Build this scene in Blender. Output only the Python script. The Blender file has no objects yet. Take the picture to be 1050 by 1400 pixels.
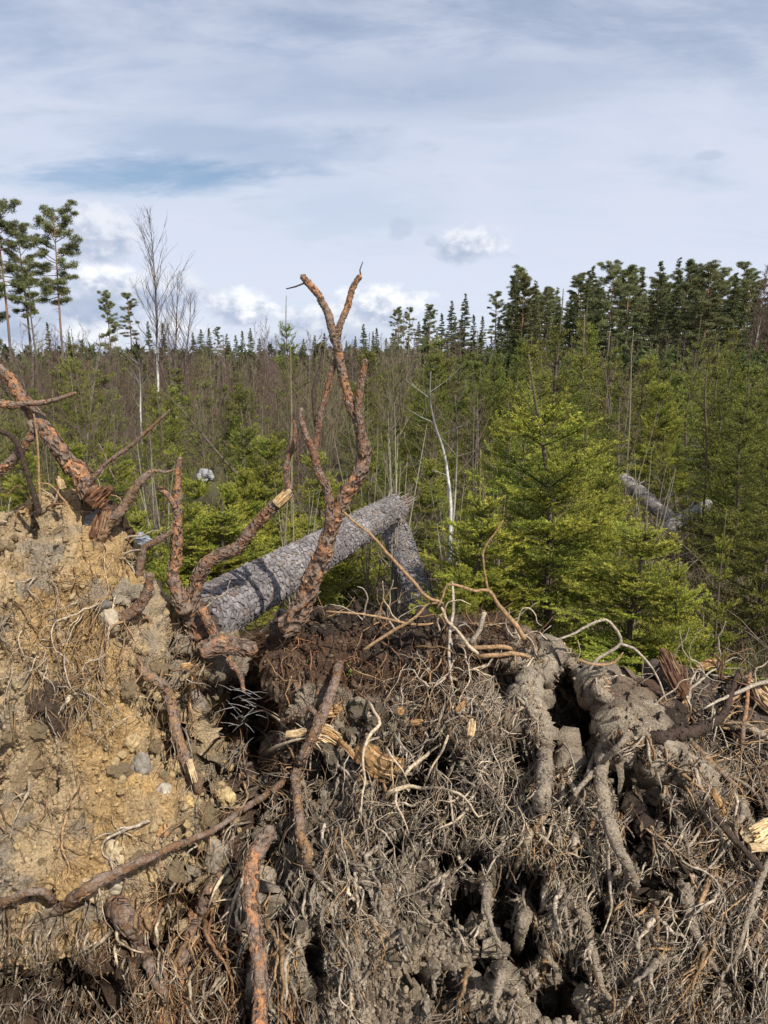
import bpy, math, random
import numpy as np
from mathutils import Vector, Matrix

random.seed(11)
RNG = np.random.default_rng(11)
SC = bpy.context.scene
COL = SC.collection
PI = math.pi

# ------------------------------------------------------------------ camera
CZ = 2.6                       # lens height over the ground
PITCH = math.radians(11.4)     # looking slightly down
FPX = 970.0                    # focal length in photograph pixels
cam_d = bpy.data.cameras.new('camera')
cam = bpy.data.objects.new('camera', cam_d)
COL.objects.link(cam)
cam.location = (0, 0, CZ)
cam.rotation_euler = (PI / 2 - PITCH, 0, 0)
cam_d.sensor_fit = 'VERTICAL'
cam_d.sensor_height = 24.0
cam_d.lens = 24.0 * FPX / 1400.0
cam_d.clip_start = 0.05
cam_d.clip_end = 3000
SC.camera = cam
CP, SP = math.cos(PITCH), math.sin(PITCH)

# ------------------------------------------------------------------ light
SUN_ELEV = math.radians(45)
SUN_AZ = math.radians(36)      # behind the lens, to the right
sun_vec = Vector((math.sin(SUN_AZ) * math.cos(SUN_ELEV), -math.cos(SUN_AZ) * math.cos(SUN_ELEV), math.sin(SUN_ELEV)))
sun_d = bpy.data.lights.new('sun', 'SUN')
sun_d.energy = 5.0
sun_d.angle = math.radians(0.55)
sun_d.color = (1.0, 0.945, 0.86)
sun = bpy.data.objects.new('sun', sun_d)
COL.objects.link(sun)
sun.rotation_euler = sun_vec.to_track_quat('Z', 'Y').to_euler()
sun.location = (8, -12, 16)

SC.view_settings.view_transform = 'Standard'
SC.view_settings.look = 'None'
SC.view_settings.gamma = 1.0
SC.view_settings.use_curve_mapping = False
SC.view_settings.exposure = 0.22
SC.cycles.max_bounces = 5
SC.cycles.diffuse_bounces = 3
SC.cycles.glossy_bounces = 2
SC.cycles.transmission_bounces = 2
SC.cycles.transparent_max_bounces = 4
SC.cycles.use_denoising = True


def N(nt, kind, **kw):
    n = nt.nodes.new(kind)
    for k, v in kw.items():
        setattr(n, k, v)
    return n


def math_(nt, op, a, b=None, clamp=False):
    n = nt.nodes.new('ShaderNodeMath')
    n.operation = op
    n.use_clamp = clamp
    for i, v in enumerate((a, b)):
        if v is None:
            continue
        if isinstance(v, (int, float)):
            n.inputs[i].default_value = v
        else:
            nt.links.new(v, n.inputs[i])
    return n.outputs[0]


def maprange(nt, v, a, b, c=0.0, d=1.0, smooth=True):
    n = nt.nodes.new('ShaderNodeMapRange')
    n.interpolation_type = 'SMOOTHSTEP' if smooth else 'LINEAR'
    n.inputs['From Min'].default_value = a
    n.inputs['From Max'].default_value = b
    n.inputs['To Min'].default_value = c
    n.inputs['To Max'].default_value = d
    nt.links.new(v, n.inputs['Value'])
    return n.outputs['Result']


def mixcol(nt, f, a, b, blend='MIX'):
    n = nt.nodes.new('ShaderNodeMix')
    n.data_type = 'RGBA'
    n.blend_type = blend
    n.clamp_factor = True
    for sock, v in ((n.inputs[0], f), (n.inputs[6], a), (n.inputs[7], b)):
        if isinstance(v, (int, float)):
            sock.default_value = v
        elif isinstance(v, tuple):
            sock.default_value = v if len(v) == 4 else (*v, 1.0)
        else:
            nt.links.new(v, sock)
    return n.outputs[2]


# ------------------------------------------------------------------ sky: Nishita under a thin veil, cumulus near the horizon
world = bpy.data.worlds.new('World')
SC.world = world
world.use_nodes = True
wt = world.node_tree
wt.nodes.clear()
w_out = N(wt, 'ShaderNodeOutputWorld')
w_bg = N(wt, 'ShaderNodeBackground')
wt.links.new(w_bg.outputs[0], w_out.inputs[0])
sky = N(wt, 'ShaderNodeTexSky', sky_type='NISHITA')
sky.sun_disc = False
sky.sun_elevation = SUN_ELEV
sky.sun_rotation = PI - SUN_AZ
tc = N(wt, 'ShaderNodeTexCoord')
sep = N(wt, 'ShaderNodeSeparateXYZ')
wt.links.new(tc.outputs['Generated'], sep.inputs[0])
sx, sy, sz = sep.outputs
az = math_(wt, 'ARCTAN2', sx, sy)
el = math_(wt, 'ARCSINE', sz)
zc = math_(wt, 'ADD', math_(wt, 'MAXIMUM', sz, 0.0), 0.22)
comb = N(wt, 'ShaderNodeCombineXYZ')
wt.links.new(math_(wt, 'DIVIDE', sx, zc), comb.inputs[0])
wt.links.new(math_(wt, 'MULTIPLY', math_(wt, 'DIVIDE', sy, zc), 2.1), comb.inputs[1])


def ang(px, py):
    xc, yc = (px - 525) / FPX, (700 - py) / FPX
    v = Vector((xc, CP + yc * SP, -SP + yc * CP)).normalized()
    return math.atan2(v.x, v.y), math.asin(v.z)


def wnoise(vec, scale, detail=5, rough=0.55, dist=0.0):
    n = N(wt, 'ShaderNodeTexNoise')
    n.inputs['Scale'].default_value = scale
    n.inputs['Detail'].default_value = detail
    n.inputs['Roughness'].default_value = rough
    n.inputs['Distortion'].default_value = dist
    wt.links.new(vec, n.inputs['Vector'])
    return n.outputs['Fac']


veil_a = wnoise(comb.outputs[0], 0.75, 4, 0.5, 0.35)
veil_b = wnoise(comb.outputs[0], 3.1, 7, 0.62, 0.3)
veil_n = math_(wt, 'ADD', math_(wt, 'MULTIPLY', veil_a, 0.68), math_(wt, 'MULTIPLY', veil_b, 0.34))
low = maprange(wt, el, math.radians(9), math.radians(24), 0.16, 0.0)
veil = maprange(wt, math_(wt, 'ADD', veil_n, low), 0.36, 0.62, 0.36, 0.97)
for (px_, py_, hw_, hh_, k_) in ((195, 238, 130, 20, .9), (120, 246, 100, 16, .65), (330, 200, 180, 26, .5), (560, 130, 260, 30, .3), (470, 290, 120, 40, .25)):
    a_, e_ = ang(px_, py_)
    u_ = math_(wt, 'DIVIDE', math_(wt, 'SUBTRACT', az, a_), hw_ / FPX)
    v_ = math_(wt, 'DIVIDE', math_(wt, 'SUBTRACT', el, e_), hh_ / FPX)
    r_ = math_(wt, 'SQRT', math_(wt, 'ADD', math_(wt, 'MULTIPLY', u_, u_), math_(wt, 'MULTIPLY', v_, v_)))
    r_ = math_(wt, 'SUBTRACT', r_, math_(wt, 'MULTIPLY', math_(wt, 'SUBTRACT', veil_b, 0.5), 3.0))
    veil = math_(wt, 'MULTIPLY', veil, maprange(wt, r_, 0.2, 1.5, 1.0 - k_, 1.0))
veil_col = mixcol(wt, maprange(wt, el, 0.0, math.radians(34)), (0.645, 0.70, 0.82), (0.445, 0.50, 0.655))
veil_col = mixcol(wt, maprange(wt, veil_b, 0.40, 0.62, 0.0, 0.5), veil_col, (0.62, 0.66, 0.77))
sky_s = mixcol(wt, 1.0, sky.outputs[0], (0.10, 0.10, 0.10), 'MULTIPLY')
base_sky = mixcol(wt, veil, sky_s, veil_col)
# cumulus: azimuth / elevation ellipses broken up by noise
cae = N(wt, 'ShaderNodeCombineXYZ')
wt.links.new(az, cae.inputs[0])
wt.links.new(math_(wt, 'MULTIPLY', el, 1.35), cae.inputs[1])
cn1 = wnoise(cae.outputs[0], 17.0, 6, 0.58, 0.2)
cn2 = wnoise(cae.outputs[0], 46.0, 5, 0.55, 0.1)
cn = math_(wt, 'ADD', math_(wt, 'MULTIPLY', cn1, 0.72), math_(wt, 'MULTIPLY', cn2, 0.28))


CLOUDS = [  # px, py, half width, half height (photograph pixels), whiteness
    (652, 338, 56, 30, 0.7), (140, 332, 50, 44, 0.62), (150, 392, 66, 30, 0.9), (326, 424, 48, 30, 0.95),
    (525, 424, 72, 34, 1.0), (440, 440, 60, 26, 0.8), (120, 430, 70, 34, 0.12), (108, 468, 74, 28, 0.85),
    (548, 315, 20, 20, 0.06), (972, 213, 26, 9, 0.0), (225, 400, 60, 30, 0.6), (590, 332, 14, 10, 0.1),
    (240, 462, 60, 26, 0.75), (480, 470, 60, 24, 0.3), (20, 440, 60, 44, 0.3), (400, 470, 60, 20, 0.35), (700, 470, 90, 18, 0.6)]
cl_total = base_sky
for (px, py, hw, hh, wh) in CLOUDS:
    a0, e0 = ang(px, py)
    ka, ke = hw / FPX, hh / FPX
    da = math_(wt, 'DIVIDE', math_(wt, 'SUBTRACT', az, a0), ka)
    de = math_(wt, 'DIVIDE', math_(wt, 'SUBTRACT', el, e0), ke)
    # flatter underside
    de2 = math_(wt, 'MULTIPLY', math_(wt, 'MINIMUM', de, 0.0), 1.5)
    de_ = math_(wt, 'ADD', math_(wt, 'MAXIMUM', de, 0.0), math_(wt, 'ABSOLUTE', de2))
    r2 = math_(wt, 'SQRT', math_(wt, 'ADD', math_(wt, 'MULTIPLY', da, da), math_(wt, 'MULTIPLY', de_, de_)))
    field = math_(wt, 'ADD', math_(wt, 'SUBTRACT', 1.0, r2), math_(wt, 'MULTIPLY', math_(wt, 'SUBTRACT', cn, 0.46), 2.3))
    alpha = maprange(wt, field, 0.0, 0.55, 0.0, 0.95 if wh > 0.11 or hw > 30 else 0.4)
    lit = math_(wt, 'ADD', math_(wt, 'ADD', math_(wt, 'MULTIPLY', de, 0.5), math_(wt, 'MULTIPLY', da, 0.16)),
                math_(wt, 'MULTIPLY', math_(wt, 'SUBTRACT', cn2, 0.5), 1.8))
    lit = maprange(wt, lit, -0.4, 0.5, 0.1 * wh, wh)
    ccol = mixcol(wt, lit, (0.36, 0.43, 0.58), (0.95, 0.955, 0.97))
    cl_total = mixcol(wt, alpha, cl_total, ccol)
below = maprange(wt, el, math.radians(-1.5), math.radians(-0.2))
final = mixcol(wt, below, (0.10, 0.10, 0.08), cl_total)
wt.links.new(final, w_bg.inputs['Color'])
w_bg.inputs['Strength'].default_value = 1.0


# ------------------------------------------------------------------ small maths
def P(px, py, Y):
    """the point at distance Y (metres along the ground) seen at photograph pixel px, py"""
    px, py, Y = np.asarray(px, float), np.asarray(py, float), np.asarray(Y, float)
    xc, yc = (px - 525) / FPX, (700 - py) / FPX
    t = Y / (CP + yc * SP)
    return np.stack([t * xc, Y + 0 * t, CZ + t * (-SP + yc * CP)], -1)


def mpp(py, Y):
    """metres per photograph pixel there"""
    yc = (700 - np.asarray(py, float)) / FPX
    return Y / (CP + yc * SP) / FPX


def _h(ix, iy, iz, s):
    n = (ix * 73856093) ^ (iy * 19349663) ^ (iz * 83492791) ^ (s * 2654435761)
    n = n & 0xffffffff
    n = ((n ^ (n >> 15)) * 2246822519) & 0xffffffff
    n = ((n ^ (n >> 13)) * 3266489917) & 0xffffffff
    n = n ^ (n >> 16)
    return n / 4294967295.0


def vnoise(p, s=0):
    p = np.asarray(p, float)
    f = np.floor(p).astype(np.int64)
    t = p - f
    t = t * t * (3 - 2 * t)
    r = 0
    for dx in (0, 1):
        wx = t[..., 0] if dx else 1 - t[..., 0]
        for dy in (0, 1):
            wy = t[..., 1] if dy else 1 - t[..., 1]
            for dz in (0, 1):
                wz = t[..., 2] if dz else 1 - t[..., 2]
                r = r + wx * wy * wz * _h(f[..., 0] + dx, f[..., 1] + dy, f[..., 2] + dz, s)
    return r * 2 - 1


def fbm(p, s=0, o=4, g=0.5):
    r, a = 0, 1.0
    for i in range(o):
        r = r + a * vnoise(p * (2.03 ** i), s + i * 7)
        a *= g
    return r


def cell(p, s=0):
    p = np.asarray(p, float)
    f = np.floor(p).astype(np.int64)
    b1 = np.full(p.shape[:-1], 9.0)
    b2 = np.full(p.shape[:-1], 9.0)
    idv = np.zeros(p.shape[:-1])
    for dx in (-1, 0, 1):
        for dy in (-1, 0, 1):
            for dz in (-1, 0, 1):
                cx, cy, cz = f[..., 0] + dx, f[..., 1] + dy, f[..., 2] + dz
                hx, hy, hz = _h(cx, cy, cz, s), _h(cx, cy, cz, s + 1), _h(cx, cy, cz, s + 2)
                d = np.sqrt((cx + hx - p[..., 0]) ** 2 + (cy + hy - p[..., 1]) ** 2 + (cz + hz - p[..., 2]) ** 2)
                nb = d < b1
                b2 = np.where(nb, b1, np.minimum(b2, d))
                idv = np.where(nb, hx, idv)
                b1 = np.where(nb, d, b1)
    return b1, b2, idv


def sstep(a, b, x):
    t = np.clip((x - a) / (b - a), 0, 1)
    return t * t * (3 - 2 * t)


# ------------------------------------------------------------------ object helpers
def mesh_np(name, V, faces, mat, col=None, smooth=True, attrs=None):
    V = np.ascontiguousarray(V, np.float32).reshape(-1, 3)
    me = bpy.data.meshes.new(name)
    me.vertices.add(len(V))
    me.vertices.foreach_set('co', V.ravel())
    if not isinstance(faces, list):
        faces = [faces]
    faces = [np.asarray(f, np.int32) for f in faces if len(f)]
    loops = np.concatenate([f.ravel() for f in faces])
    cnt = np.concatenate([np.full(len(f), f.shape[1], np.int32) for f in faces])
    me.loops.add(len(loops))
    me.loops.foreach_set('vertex_index', loops)
    me.polygons.add(len(cnt))
    st = np.concatenate([[0], np.cumsum(cnt)[:-1]]).astype(np.int32)
    me.polygons.foreach_set('loop_start', st)
    me.polygons.foreach_set('use_smooth', np.full(len(cnt), smooth, bool))
    me.update(calc_edges=True)
    if col is not None:
        c = np.ones((len(V), 4), np.float32)
        c[:, :3] = col
        a = me.color_attributes.new('Col', 'FLOAT_COLOR', 'POINT')
        a.data.foreach_set('color', c.ravel())
    me.materials.append(mat)
    return me


def link(name, me, parent=None, kind=None):
    o = bpy.data.objects.new(name, me)
    COL.objects.link(o)
    if parent is not None:
        o.parent = parent
        o.matrix_parent_inverse = Matrix.Translation(-Vector(parent.location)) if parent.get('world_built') else Matrix()
    if kind:
        o['kind'] = kind
    return o


def thing(name, label, cat, loc=(0, 0, 0), group=None, world_built=False):
    o = bpy.data.objects.new(name, None)
    COL.objects.link(o)
    o.location = loc
    o.empty_display_size = 0.2
    tag(o, label, cat, group)
    if world_built:
        o['world_built'] = 1
    return o


def tag(o, label, cat, group=None):
    o['label'] = label
    o['category'] = cat
    if group:
        o['group'] = group
    return o


def copy_tree(src, label=None, group=None):
    r = src.copy()
    COL.objects.link(r)
    for ch in src.children:
        c = ch.copy()
        COL.objects.link(c)
        c.parent = r
        for g in ch.children:
            d = g.copy()
            COL.objects.link(d)
            d.parent = c
    if label:
        r['label'] = label
    if group:
        r['group'] = group
    return r


# ------------------------------------------------------------------ materials
def mat_base(name):
    m = bpy.data.materials.new(name)
    m.use_nodes = True
    nt = m.node_tree
    b = nt.nodes['Principled BSDF']
    return m, nt, b


def mnoise(nt, scale, detail=4, rough=0.6, vec=None, obj=True):
    n = N(nt, 'ShaderNodeTexNoise')
    n.inputs['Scale'].default_value = scale
    n.inputs['Detail'].default_value = detail
    n.inputs['Roughness'].default_value = rough
    if vec is None:
        t = N(nt, 'ShaderNodeTexCoord')
        vec = t.outputs['Object']
    nt.links.new(vec, n.inputs['Vector'])
    return n.outputs['Fac']


def bump(nt, b, h, strength, dist):
    n = N(nt, 'ShaderNodeBump')
    n.inputs['Strength'].default_value = strength
    n.inputs['Distance'].default_value = dist
    nt.links.new(h, n.inputs['Height'])
    nt.links.new(n.outputs[0], b.inputs['Normal'])


def mat_soil():
    m, nt, b = mat_base('soil')
    a = N(nt, 'ShaderNodeAttribute', attribute_name='Col')
    n1 = mnoise(nt, 120, 5, 0.7)
    n2 = mnoise(nt, 24, 4, 0.6)
    c = mixcol(nt, maprange(nt, n1, 0.3, 0.72), mixcol(nt, 1.0, a.outputs[0], (0.62, 0.60, 0.58), 'MULTIPLY'),
               mixcol(nt, 1.0, a.outputs[0], (1.32, 1.30, 1.26), 'MULTIPLY'))
    c = mixcol(nt, maprange(nt, n2, 0.56, 0.72, 0.0, 0.25), c, (0.11, 0.08, 0.055))
    nt.links.new(c, b.inputs['Base Color'])
    b.inputs['Roughness'].default_value = 0.95
    b.inputs['Specular IOR Level'].default_value = 0.15
    v = N(nt, 'ShaderNodeTexVoronoi')
    v.inputs['Scale'].default_value = 95
    nt.links.new(N(nt, 'ShaderNodeTexCoord').outputs['Object'], v.inputs['Vector'])
    h = math_(nt, 'ADD', math_(nt, 'MULTIPLY', n1, 0.9), math_(nt, 'MULTIPLY', v.outputs['Distance'], -0.6))
    h = math_(nt, 'ADD', h, math_(nt, 'MULTIPLY', mnoise(nt, 320, 3, 0.7), 0.7))
    bump(nt, b, h, 0.9, 0.010)
    return m


def mat_attr(name, rough=0.9, var=0.35, nscale=60, spec=0.2, bumpd=0.003, stretch=None):
    m, nt, b = mat_base(name)
    a = N(nt, 'ShaderNodeAttribute', attribute_name='Col')
    n1 = mnoise(nt, nscale, 5, 0.65)
    lo, hi = 1 - var, 1 + var
    c = mixcol(nt, maprange(nt, n1, 0.3, 0.7), mixcol(nt, 1.0, a.outputs[0], (lo, lo, lo), 'MULTIPLY'),
               mixcol(nt, 1.0, a.outputs[0], (hi, hi, hi), 'MULTIPLY'))
    nt.links.new(c, b.inputs['Base Color'])
    b.inputs['Roughness'].default_value = rough
    b.inputs['Specular IOR Level'].default_value = spec
    bump(nt, b, n1, 0.6, bumpd)
    return m


def mat_root_bark():
    """flaking pine root bark: orange inner layers under grey-brown scales"""
    m, nt, b = mat_base('root_bark')
    t = N(nt, 'ShaderNodeTexCoord')
    a = N(nt, 'ShaderNodeAttribute', attribute_name='Col')
    n1 = mnoise(nt, 38, 5, 0.65)
    n2 = mnoise(nt, 11, 3, 0.55)
    n3 = mnoise(nt, 150, 4, 0.7)
    v = N(nt, 'ShaderNodeTexVoronoi', feature='DISTANCE_TO_EDGE')
    v.inputs['Scale'].default_value = 55
    nt.links.new(t.outputs['Object'], v.inputs['Vector'])
    scale_f = maprange(nt, math_(nt, 'ADD', math_(nt, 'MULTIPLY', n1, 0.6), math_(nt, 'MULTIPLY', n2, 0.5)), 0.47, 0.60)
    bark = mixcol(nt, n3, (0.10, 0.07, 0.055), (0.34, 0.25, 0.185))
    inner = mixcol(nt, 1.0, a.outputs[0], mixcol(nt, n3, (0.55, 0.5, 0.45), (1.45, 1.4, 1.35)), 'MULTIPLY')
    c = mixcol(nt, scale_f, inner, bark)
    c = mixcol(nt, maprange(nt, v.outputs['Distance'], 0.0, 0.09, 0.55, 0.0), c, (0.05, 0.032, 0.024))
    nt.links.new(c, b.inputs['Base Color'])
    b.inputs['Roughness'].default_value = 0.85
    b.inputs['Specular IOR Level'].default_value = 0.2
    h = math_(nt, 'ADD', math_(nt, 'MULTIPLY', scale_f, 0.7), math_(nt, 'MULTIPLY', n3, 0.6))
    bump(nt, b, h, 0.9, 0.006)
    return m


def mat_leaf(name, translucent=0.3, hue=0.03, val=0.35, gloss=0.25):
    m = bpy.data.materials.new(name)
    m.use_nodes = True
    nt = m.node_tree
    b = nt.nodes['Principled BSDF']
    out = nt.nodes['Material Output']
    a = N(nt, 'ShaderNodeAttribute', attribute_name='Col')
    oi = N(nt, 'ShaderNodeObjectInfo')
    hs = N(nt, 'ShaderNodeHueSaturation')
    nt.links.new(a.outputs[0], hs.inputs['Color'])
    nt.links.new(maprange(nt, oi.outputs['Random'], 0, 1, 0.5 - hue, 0.5 + hue, False), hs.inputs['Hue'])
    r2 = math_(nt, 'FRACT', math_(nt, 'MULTIPLY', oi.outputs['Random'], 7.31))
    nt.links.new(maprange(nt, r2, 0, 1, 1 - val, 1 + val, False), hs.inputs['Value'])
    nt.links.new(hs.outputs[0], b.inputs['Base Color'])
    b.inputs['Roughness'].default_value = 0.55
    b.inputs['Specular IOR Level'].default_value = gloss
    tr = N(nt, 'ShaderNodeBsdfTranslucent')
    nt.links.new(hs.outputs[0], tr.inputs['Color'])
    mx = N(nt, 'ShaderNodeMixShader')
    mx.inputs[0].default_value = translucent
    nt.links.new(b.outputs[0], mx.inputs[1])
    nt.links.new(tr.outputs[0], mx.inputs[2])
    nt.links.new(mx.outputs[0], out.inputs[0])
    return m


M_SOIL = mat_soil()
M_ROOTBARK = mat_root_bark()
M_ROOT = mat_attr('root_skin', 0.9, 0.45, 90, 0.15, 0.004)
M_STONE = mat_attr('stone', 0.85, 0.3, 45, 0.3, 0.004)
M_WOOD = mat_attr('split_wood', 0.75, 0.3, 70, 0.25, 0.003)
M_BARK = mat_attr('pine_bark', 0.9, 0.4, 70, 0.2, 0.003)
M_TWIG = mat_attr('twig', 0.85, 0.25, 40, 0.2, 0.001)
M_NEEDLE = mat_leaf('needle', 0.30, 0.02, 0.28)
M_FAR = mat_leaf('far_needle', 0.15, 0.015, 0.18, 0.1)
M_GRASS = mat_leaf('dry_grass', 0.3, 0.02, 0.2)


# ------------------------------------------------------------------ tubes
def smooth_path(pts, step):
    pts = np.asarray(pts, float)
    if len(pts) < 3:
        n = max(2, int(np.linalg.norm(pts[-1][:3] - pts[0][:3]) / step) + 1)
        t = np.linspace(0, 1, n)[:, None]
        return pts[0] * (1 - t) + pts[-1] * t
    q = np.vstack([2 * pts[0] - pts[1], pts, 2 * pts[-1] - pts[-2]])
    out = []
    for i in range(1, len(q) - 2):
        p0, p1, p2, p3 = q[i - 1], q[i], q[i + 1], q[i + 2]
        n = max(1, int(np.linalg.norm((p2 - p1)[:3]) / step))
        t = (np.arange(n) / n)[:, None]
        out.append(0.5 * (2 * p1 + (p2 - p0) * t + (2 * p0 - 5 * p1 + 4 * p2 - p3) * t ** 2 + (3 * p1 - p0 - 3 * p2 + p3) * t ** 3))
    out.append(pts[-1:])
    return np.vstack(out)


def tube(path, rad, sides=6, rough=0.0, nscale=40.0, cap=True, ridge=0.0):
    """a tapered tube along path (n,3); returns V, [quads, tris]"""
    path = np.asarray(path, float)
    n = len(path)
    rad = np.broadcast_to(np.asarray(rad, float), (n,))
    tg = np.gradient(path, axis=0)
    tg /= np.linalg.norm(tg, axis=1, keepdims=True) + 1e-9
    up = np.array([0, 0, 1.0]) if abs(tg[0][2]) < 0.9 else np.array([1.0, 0, 0])
    u = np.cross(tg[0], up)
    u /= np.linalg.norm(u) + 1e-9
    us = np.empty((n, 3))
    for i in range(n):
        u = u - tg[i] * np.dot(u, tg[i])
        u /= np.linalg.norm(u) + 1e-9
        us[i] = u
    vs = np.cross(tg, us)
    a = np.arange(sides) * 2 * PI / sides
    dirs = us[:, None, :] * np.cos(a)[None, :, None] + vs[:, None, :] * np.sin(a)[None, :, None]
    r = np.repeat(rad[:, None], sides, 1)
    if rough > 0:
        q = path[:, None, :] + dirs * r[..., None]
        nz = fbm(q * nscale, 5, 3, 0.6)
        if ridge > 0:
            f1, f2, _ = cell(q * nscale * 0.55, 3)
            nz = nz * 0.6 + ridge * (np.clip((f2 - f1) * 3, 0, 1) - 0.6)
        r = r * (1 + rough * nz)
    V = (path[:, None, :] + dirs * r[..., None]).reshape(-1, 3)
    i = np.arange(n - 1)[:, None] * sides
    j = np.arange(sides)[None, :]
    jn = (j + 1) % sides
    q4 = np.stack([i + j, i + jn, i + sides + jn, i + sides + j], -1).reshape(-1, 4)
    tris = np.zeros((0, 3), int)
    if cap:
        e = len(V)
        tip = path[-1] + tg[-1] * rad[-1] * 0.7
        st = path[0] - tg[0] * rad[0] * 0.5
        V = np.vstack([V, st, tip])
        jj = np.arange(sides)
        b = (n - 1) * sides
        tris = np.vstack([np.stack([(jj + 1) % sides, jj, np.full(sides, e)], -1),
                          np.stack([b + jj, b + (jj + 1) % sides, np.full(sides, e + 1)], -1)])
    return V, q4, tris


class Soup:
    """collects geometry for one mesh"""
    def __init__(self):
        self.V, self.Q, self.T, self.C, self.n = [], [], [], [], 0

    def add(self, V, Q=None, T=None, c=(0.5, 0.5, 0.5)):
        self.V.append(np.asarray(V, float))
        if Q is not None and len(Q):
            self.Q.append(np.asarray(Q) + self.n)
        if T is not None and len(T):
            self.T.append(np.asarray(T) + self.n)
        c = np.asarray(c, float)
        self.C.append(np.broadcast_to(c, (len(V), 3)) if c.ndim == 1 else c)
        self.n += len(V)

    def tube(self, path, rad, sides=4, c=(0.3, 0.2, 0.1), **k):
        V, Q, T = tube(path, rad, sides, **k)
        self.add(V, Q, T, c)

    def mesh(self, name, mat, smooth=True):
        F = []
        if self.Q:
            F.append(np.vstack(self.Q))
        if self.T:
            F.append(np.vstack(self.T))
        return mesh_np(name, np.vstack(self.V), F, mat, np.vstack(self.C), smooth)


def ico(sub=2):
    t = (1 + 5 ** 0.5) / 2
    V = [(-1, t, 0), (1, t, 0), (-1, -t, 0), (1, -t, 0), (0, -1, t), (0, 1, t), (0, -1, -t), (0, 1, -t), (t, 0, -1), (t, 0, 1), (-t, 0, -1), (-t, 0, 1)]
    F = [(0, 11, 5), (0, 5, 1), (0, 1, 7), (0, 7, 10), (0, 10, 11), (1, 5, 9), (5, 11, 4), (11, 10, 2), (10, 7, 6), (7, 1, 8),
         (3, 9, 4), (3, 4, 2), (3, 2, 6), (3, 6, 8), (3, 8, 9), (4, 9, 5), (2, 4, 11), (6, 2, 10), (8, 6, 7), (9, 8, 1)]
    V = [np.array(v, float) / np.linalg.norm(v) for v in V]
    for _ in range(sub):
        mid, G = {}, []

        def m(a, b):
            k = (min(a, b), max(a, b))
            if k not in mid:
                p = V[a] + V[b]
                V.append(p / np.linalg.norm(p))
                mid[k] = len(V) - 1
            return mid[k]
        for a, b, c in F:
            x, y, z = m(a, b), m(b, c), m(c, a)
            G += [(a, x, z), (b, y, x), (c, z, y), (x, y, z)]
        F = G
    return np.array(V), np.array(F)


ICO1, ICO2, ICO3 = ico(1), ico(2), ico(3)


def rock_mesh(seed, size, col, sub=2, blocky=0.35, mat=None):
    V, F = {1: ICO1, 2: ICO2, 3: ICO3}[sub]
    r = np.random.default_rng(seed)
    V = V.copy()
    for _ in range(7):              # facets: flattened sides
        d = r.normal(size=3)
        d /= np.linalg.norm(d)
        h = r.uniform(0.55, 0.9)
        s = V @ d
        V = V - np.clip(s - h, 0, None)[:, None] * d * 0.85
    V = V * (1 + blocky * 0.4 * fbm(V * 2.2 + seed * 3.1, seed, 4)[:, None])
    V = V * np.asarray(size)
    c = np.asarray(col) * (1 + 0.25 * vnoise(V * 60, seed)[:, None])
    return mesh_np('stone', V, F, mat or M_STONE, c, False)


# ------------------------------------------------------------------ ground
def build_ground():
    nx, ny = 150, 120
    gx = np.sign(np.linspace(-1, 1, nx)) * np.abs(np.linspace(-1, 1, nx)) ** 2.6 * 1500
    gy = -40 + np.linspace(0, 1, ny) ** 3.0 * 1900
    X, Y = np.meshgrid(gx, gy)
    p = np.stack([X, Y, 0 * X], -1)
    near = 1 - sstep(60, 160, np.hypot(X, Y))
    Z = -0.06 + near * (0.10 * fbm(p * 0.6, 3, 3) + 0.03 * fbm(p * 3, 9, 2))
    V = np.stack([X, Y, Z], -1).reshape(-1, 3)
    i = np.arange(ny - 1)[:, None] * nx + np.arange(nx - 1)[None, :]
    Q = np.stack([i, i + 1, i + nx + 1, i + nx], -1).reshape(-1, 4)
    m, nt, b = mat_base('forest_floor')
    n1, n2, n3 = mnoise(nt, 0.7, 5), mnoise(nt, 6, 5, 0.7), mnoise(nt, 45, 4, 0.7)
    c = mixcol(nt, maprange(nt, n1, 0.4, 0.62), (0.085, 0.06, 0.038), (0.06, 0.075, 0.025))
    c = mixcol(nt, maprange(nt, n2, 0.45, 0.65), c, (0.15, 0.115, 0.065))
    c = mixcol(nt, maprange(nt, n3, 0.35, 0.7, 0.0, 0.6), c, (0.035, 0.027, 0.02))
    nt.links.new(c, b.inputs['Base Color'])
    b.inputs['Roughness'].default_value = 0.95
    bump(nt, b, math_(nt, 'ADD', n2, n3), 1.0, 0.06)
    g = link('ground', mesh_np('ground', V, Q, m), None, 'structure')
    return g


build_ground()

# ------------------------------------------------------------------ the root plates: shaped soil masses
SAND, SAND2 = np.array([0.44, 0.335, 0.205]), np.array([0.47, 0.32, 0.15])
MUD, MUD2 = np.array([0.30, 0.25, 0.188]), np.array([0.40, 0.345, 0.27])
HUMUS, PEAT = np.array([0.085, 0.055, 0.038]), np.array([0.035, 0.026, 0.020])
PYB = 1760.0


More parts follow.
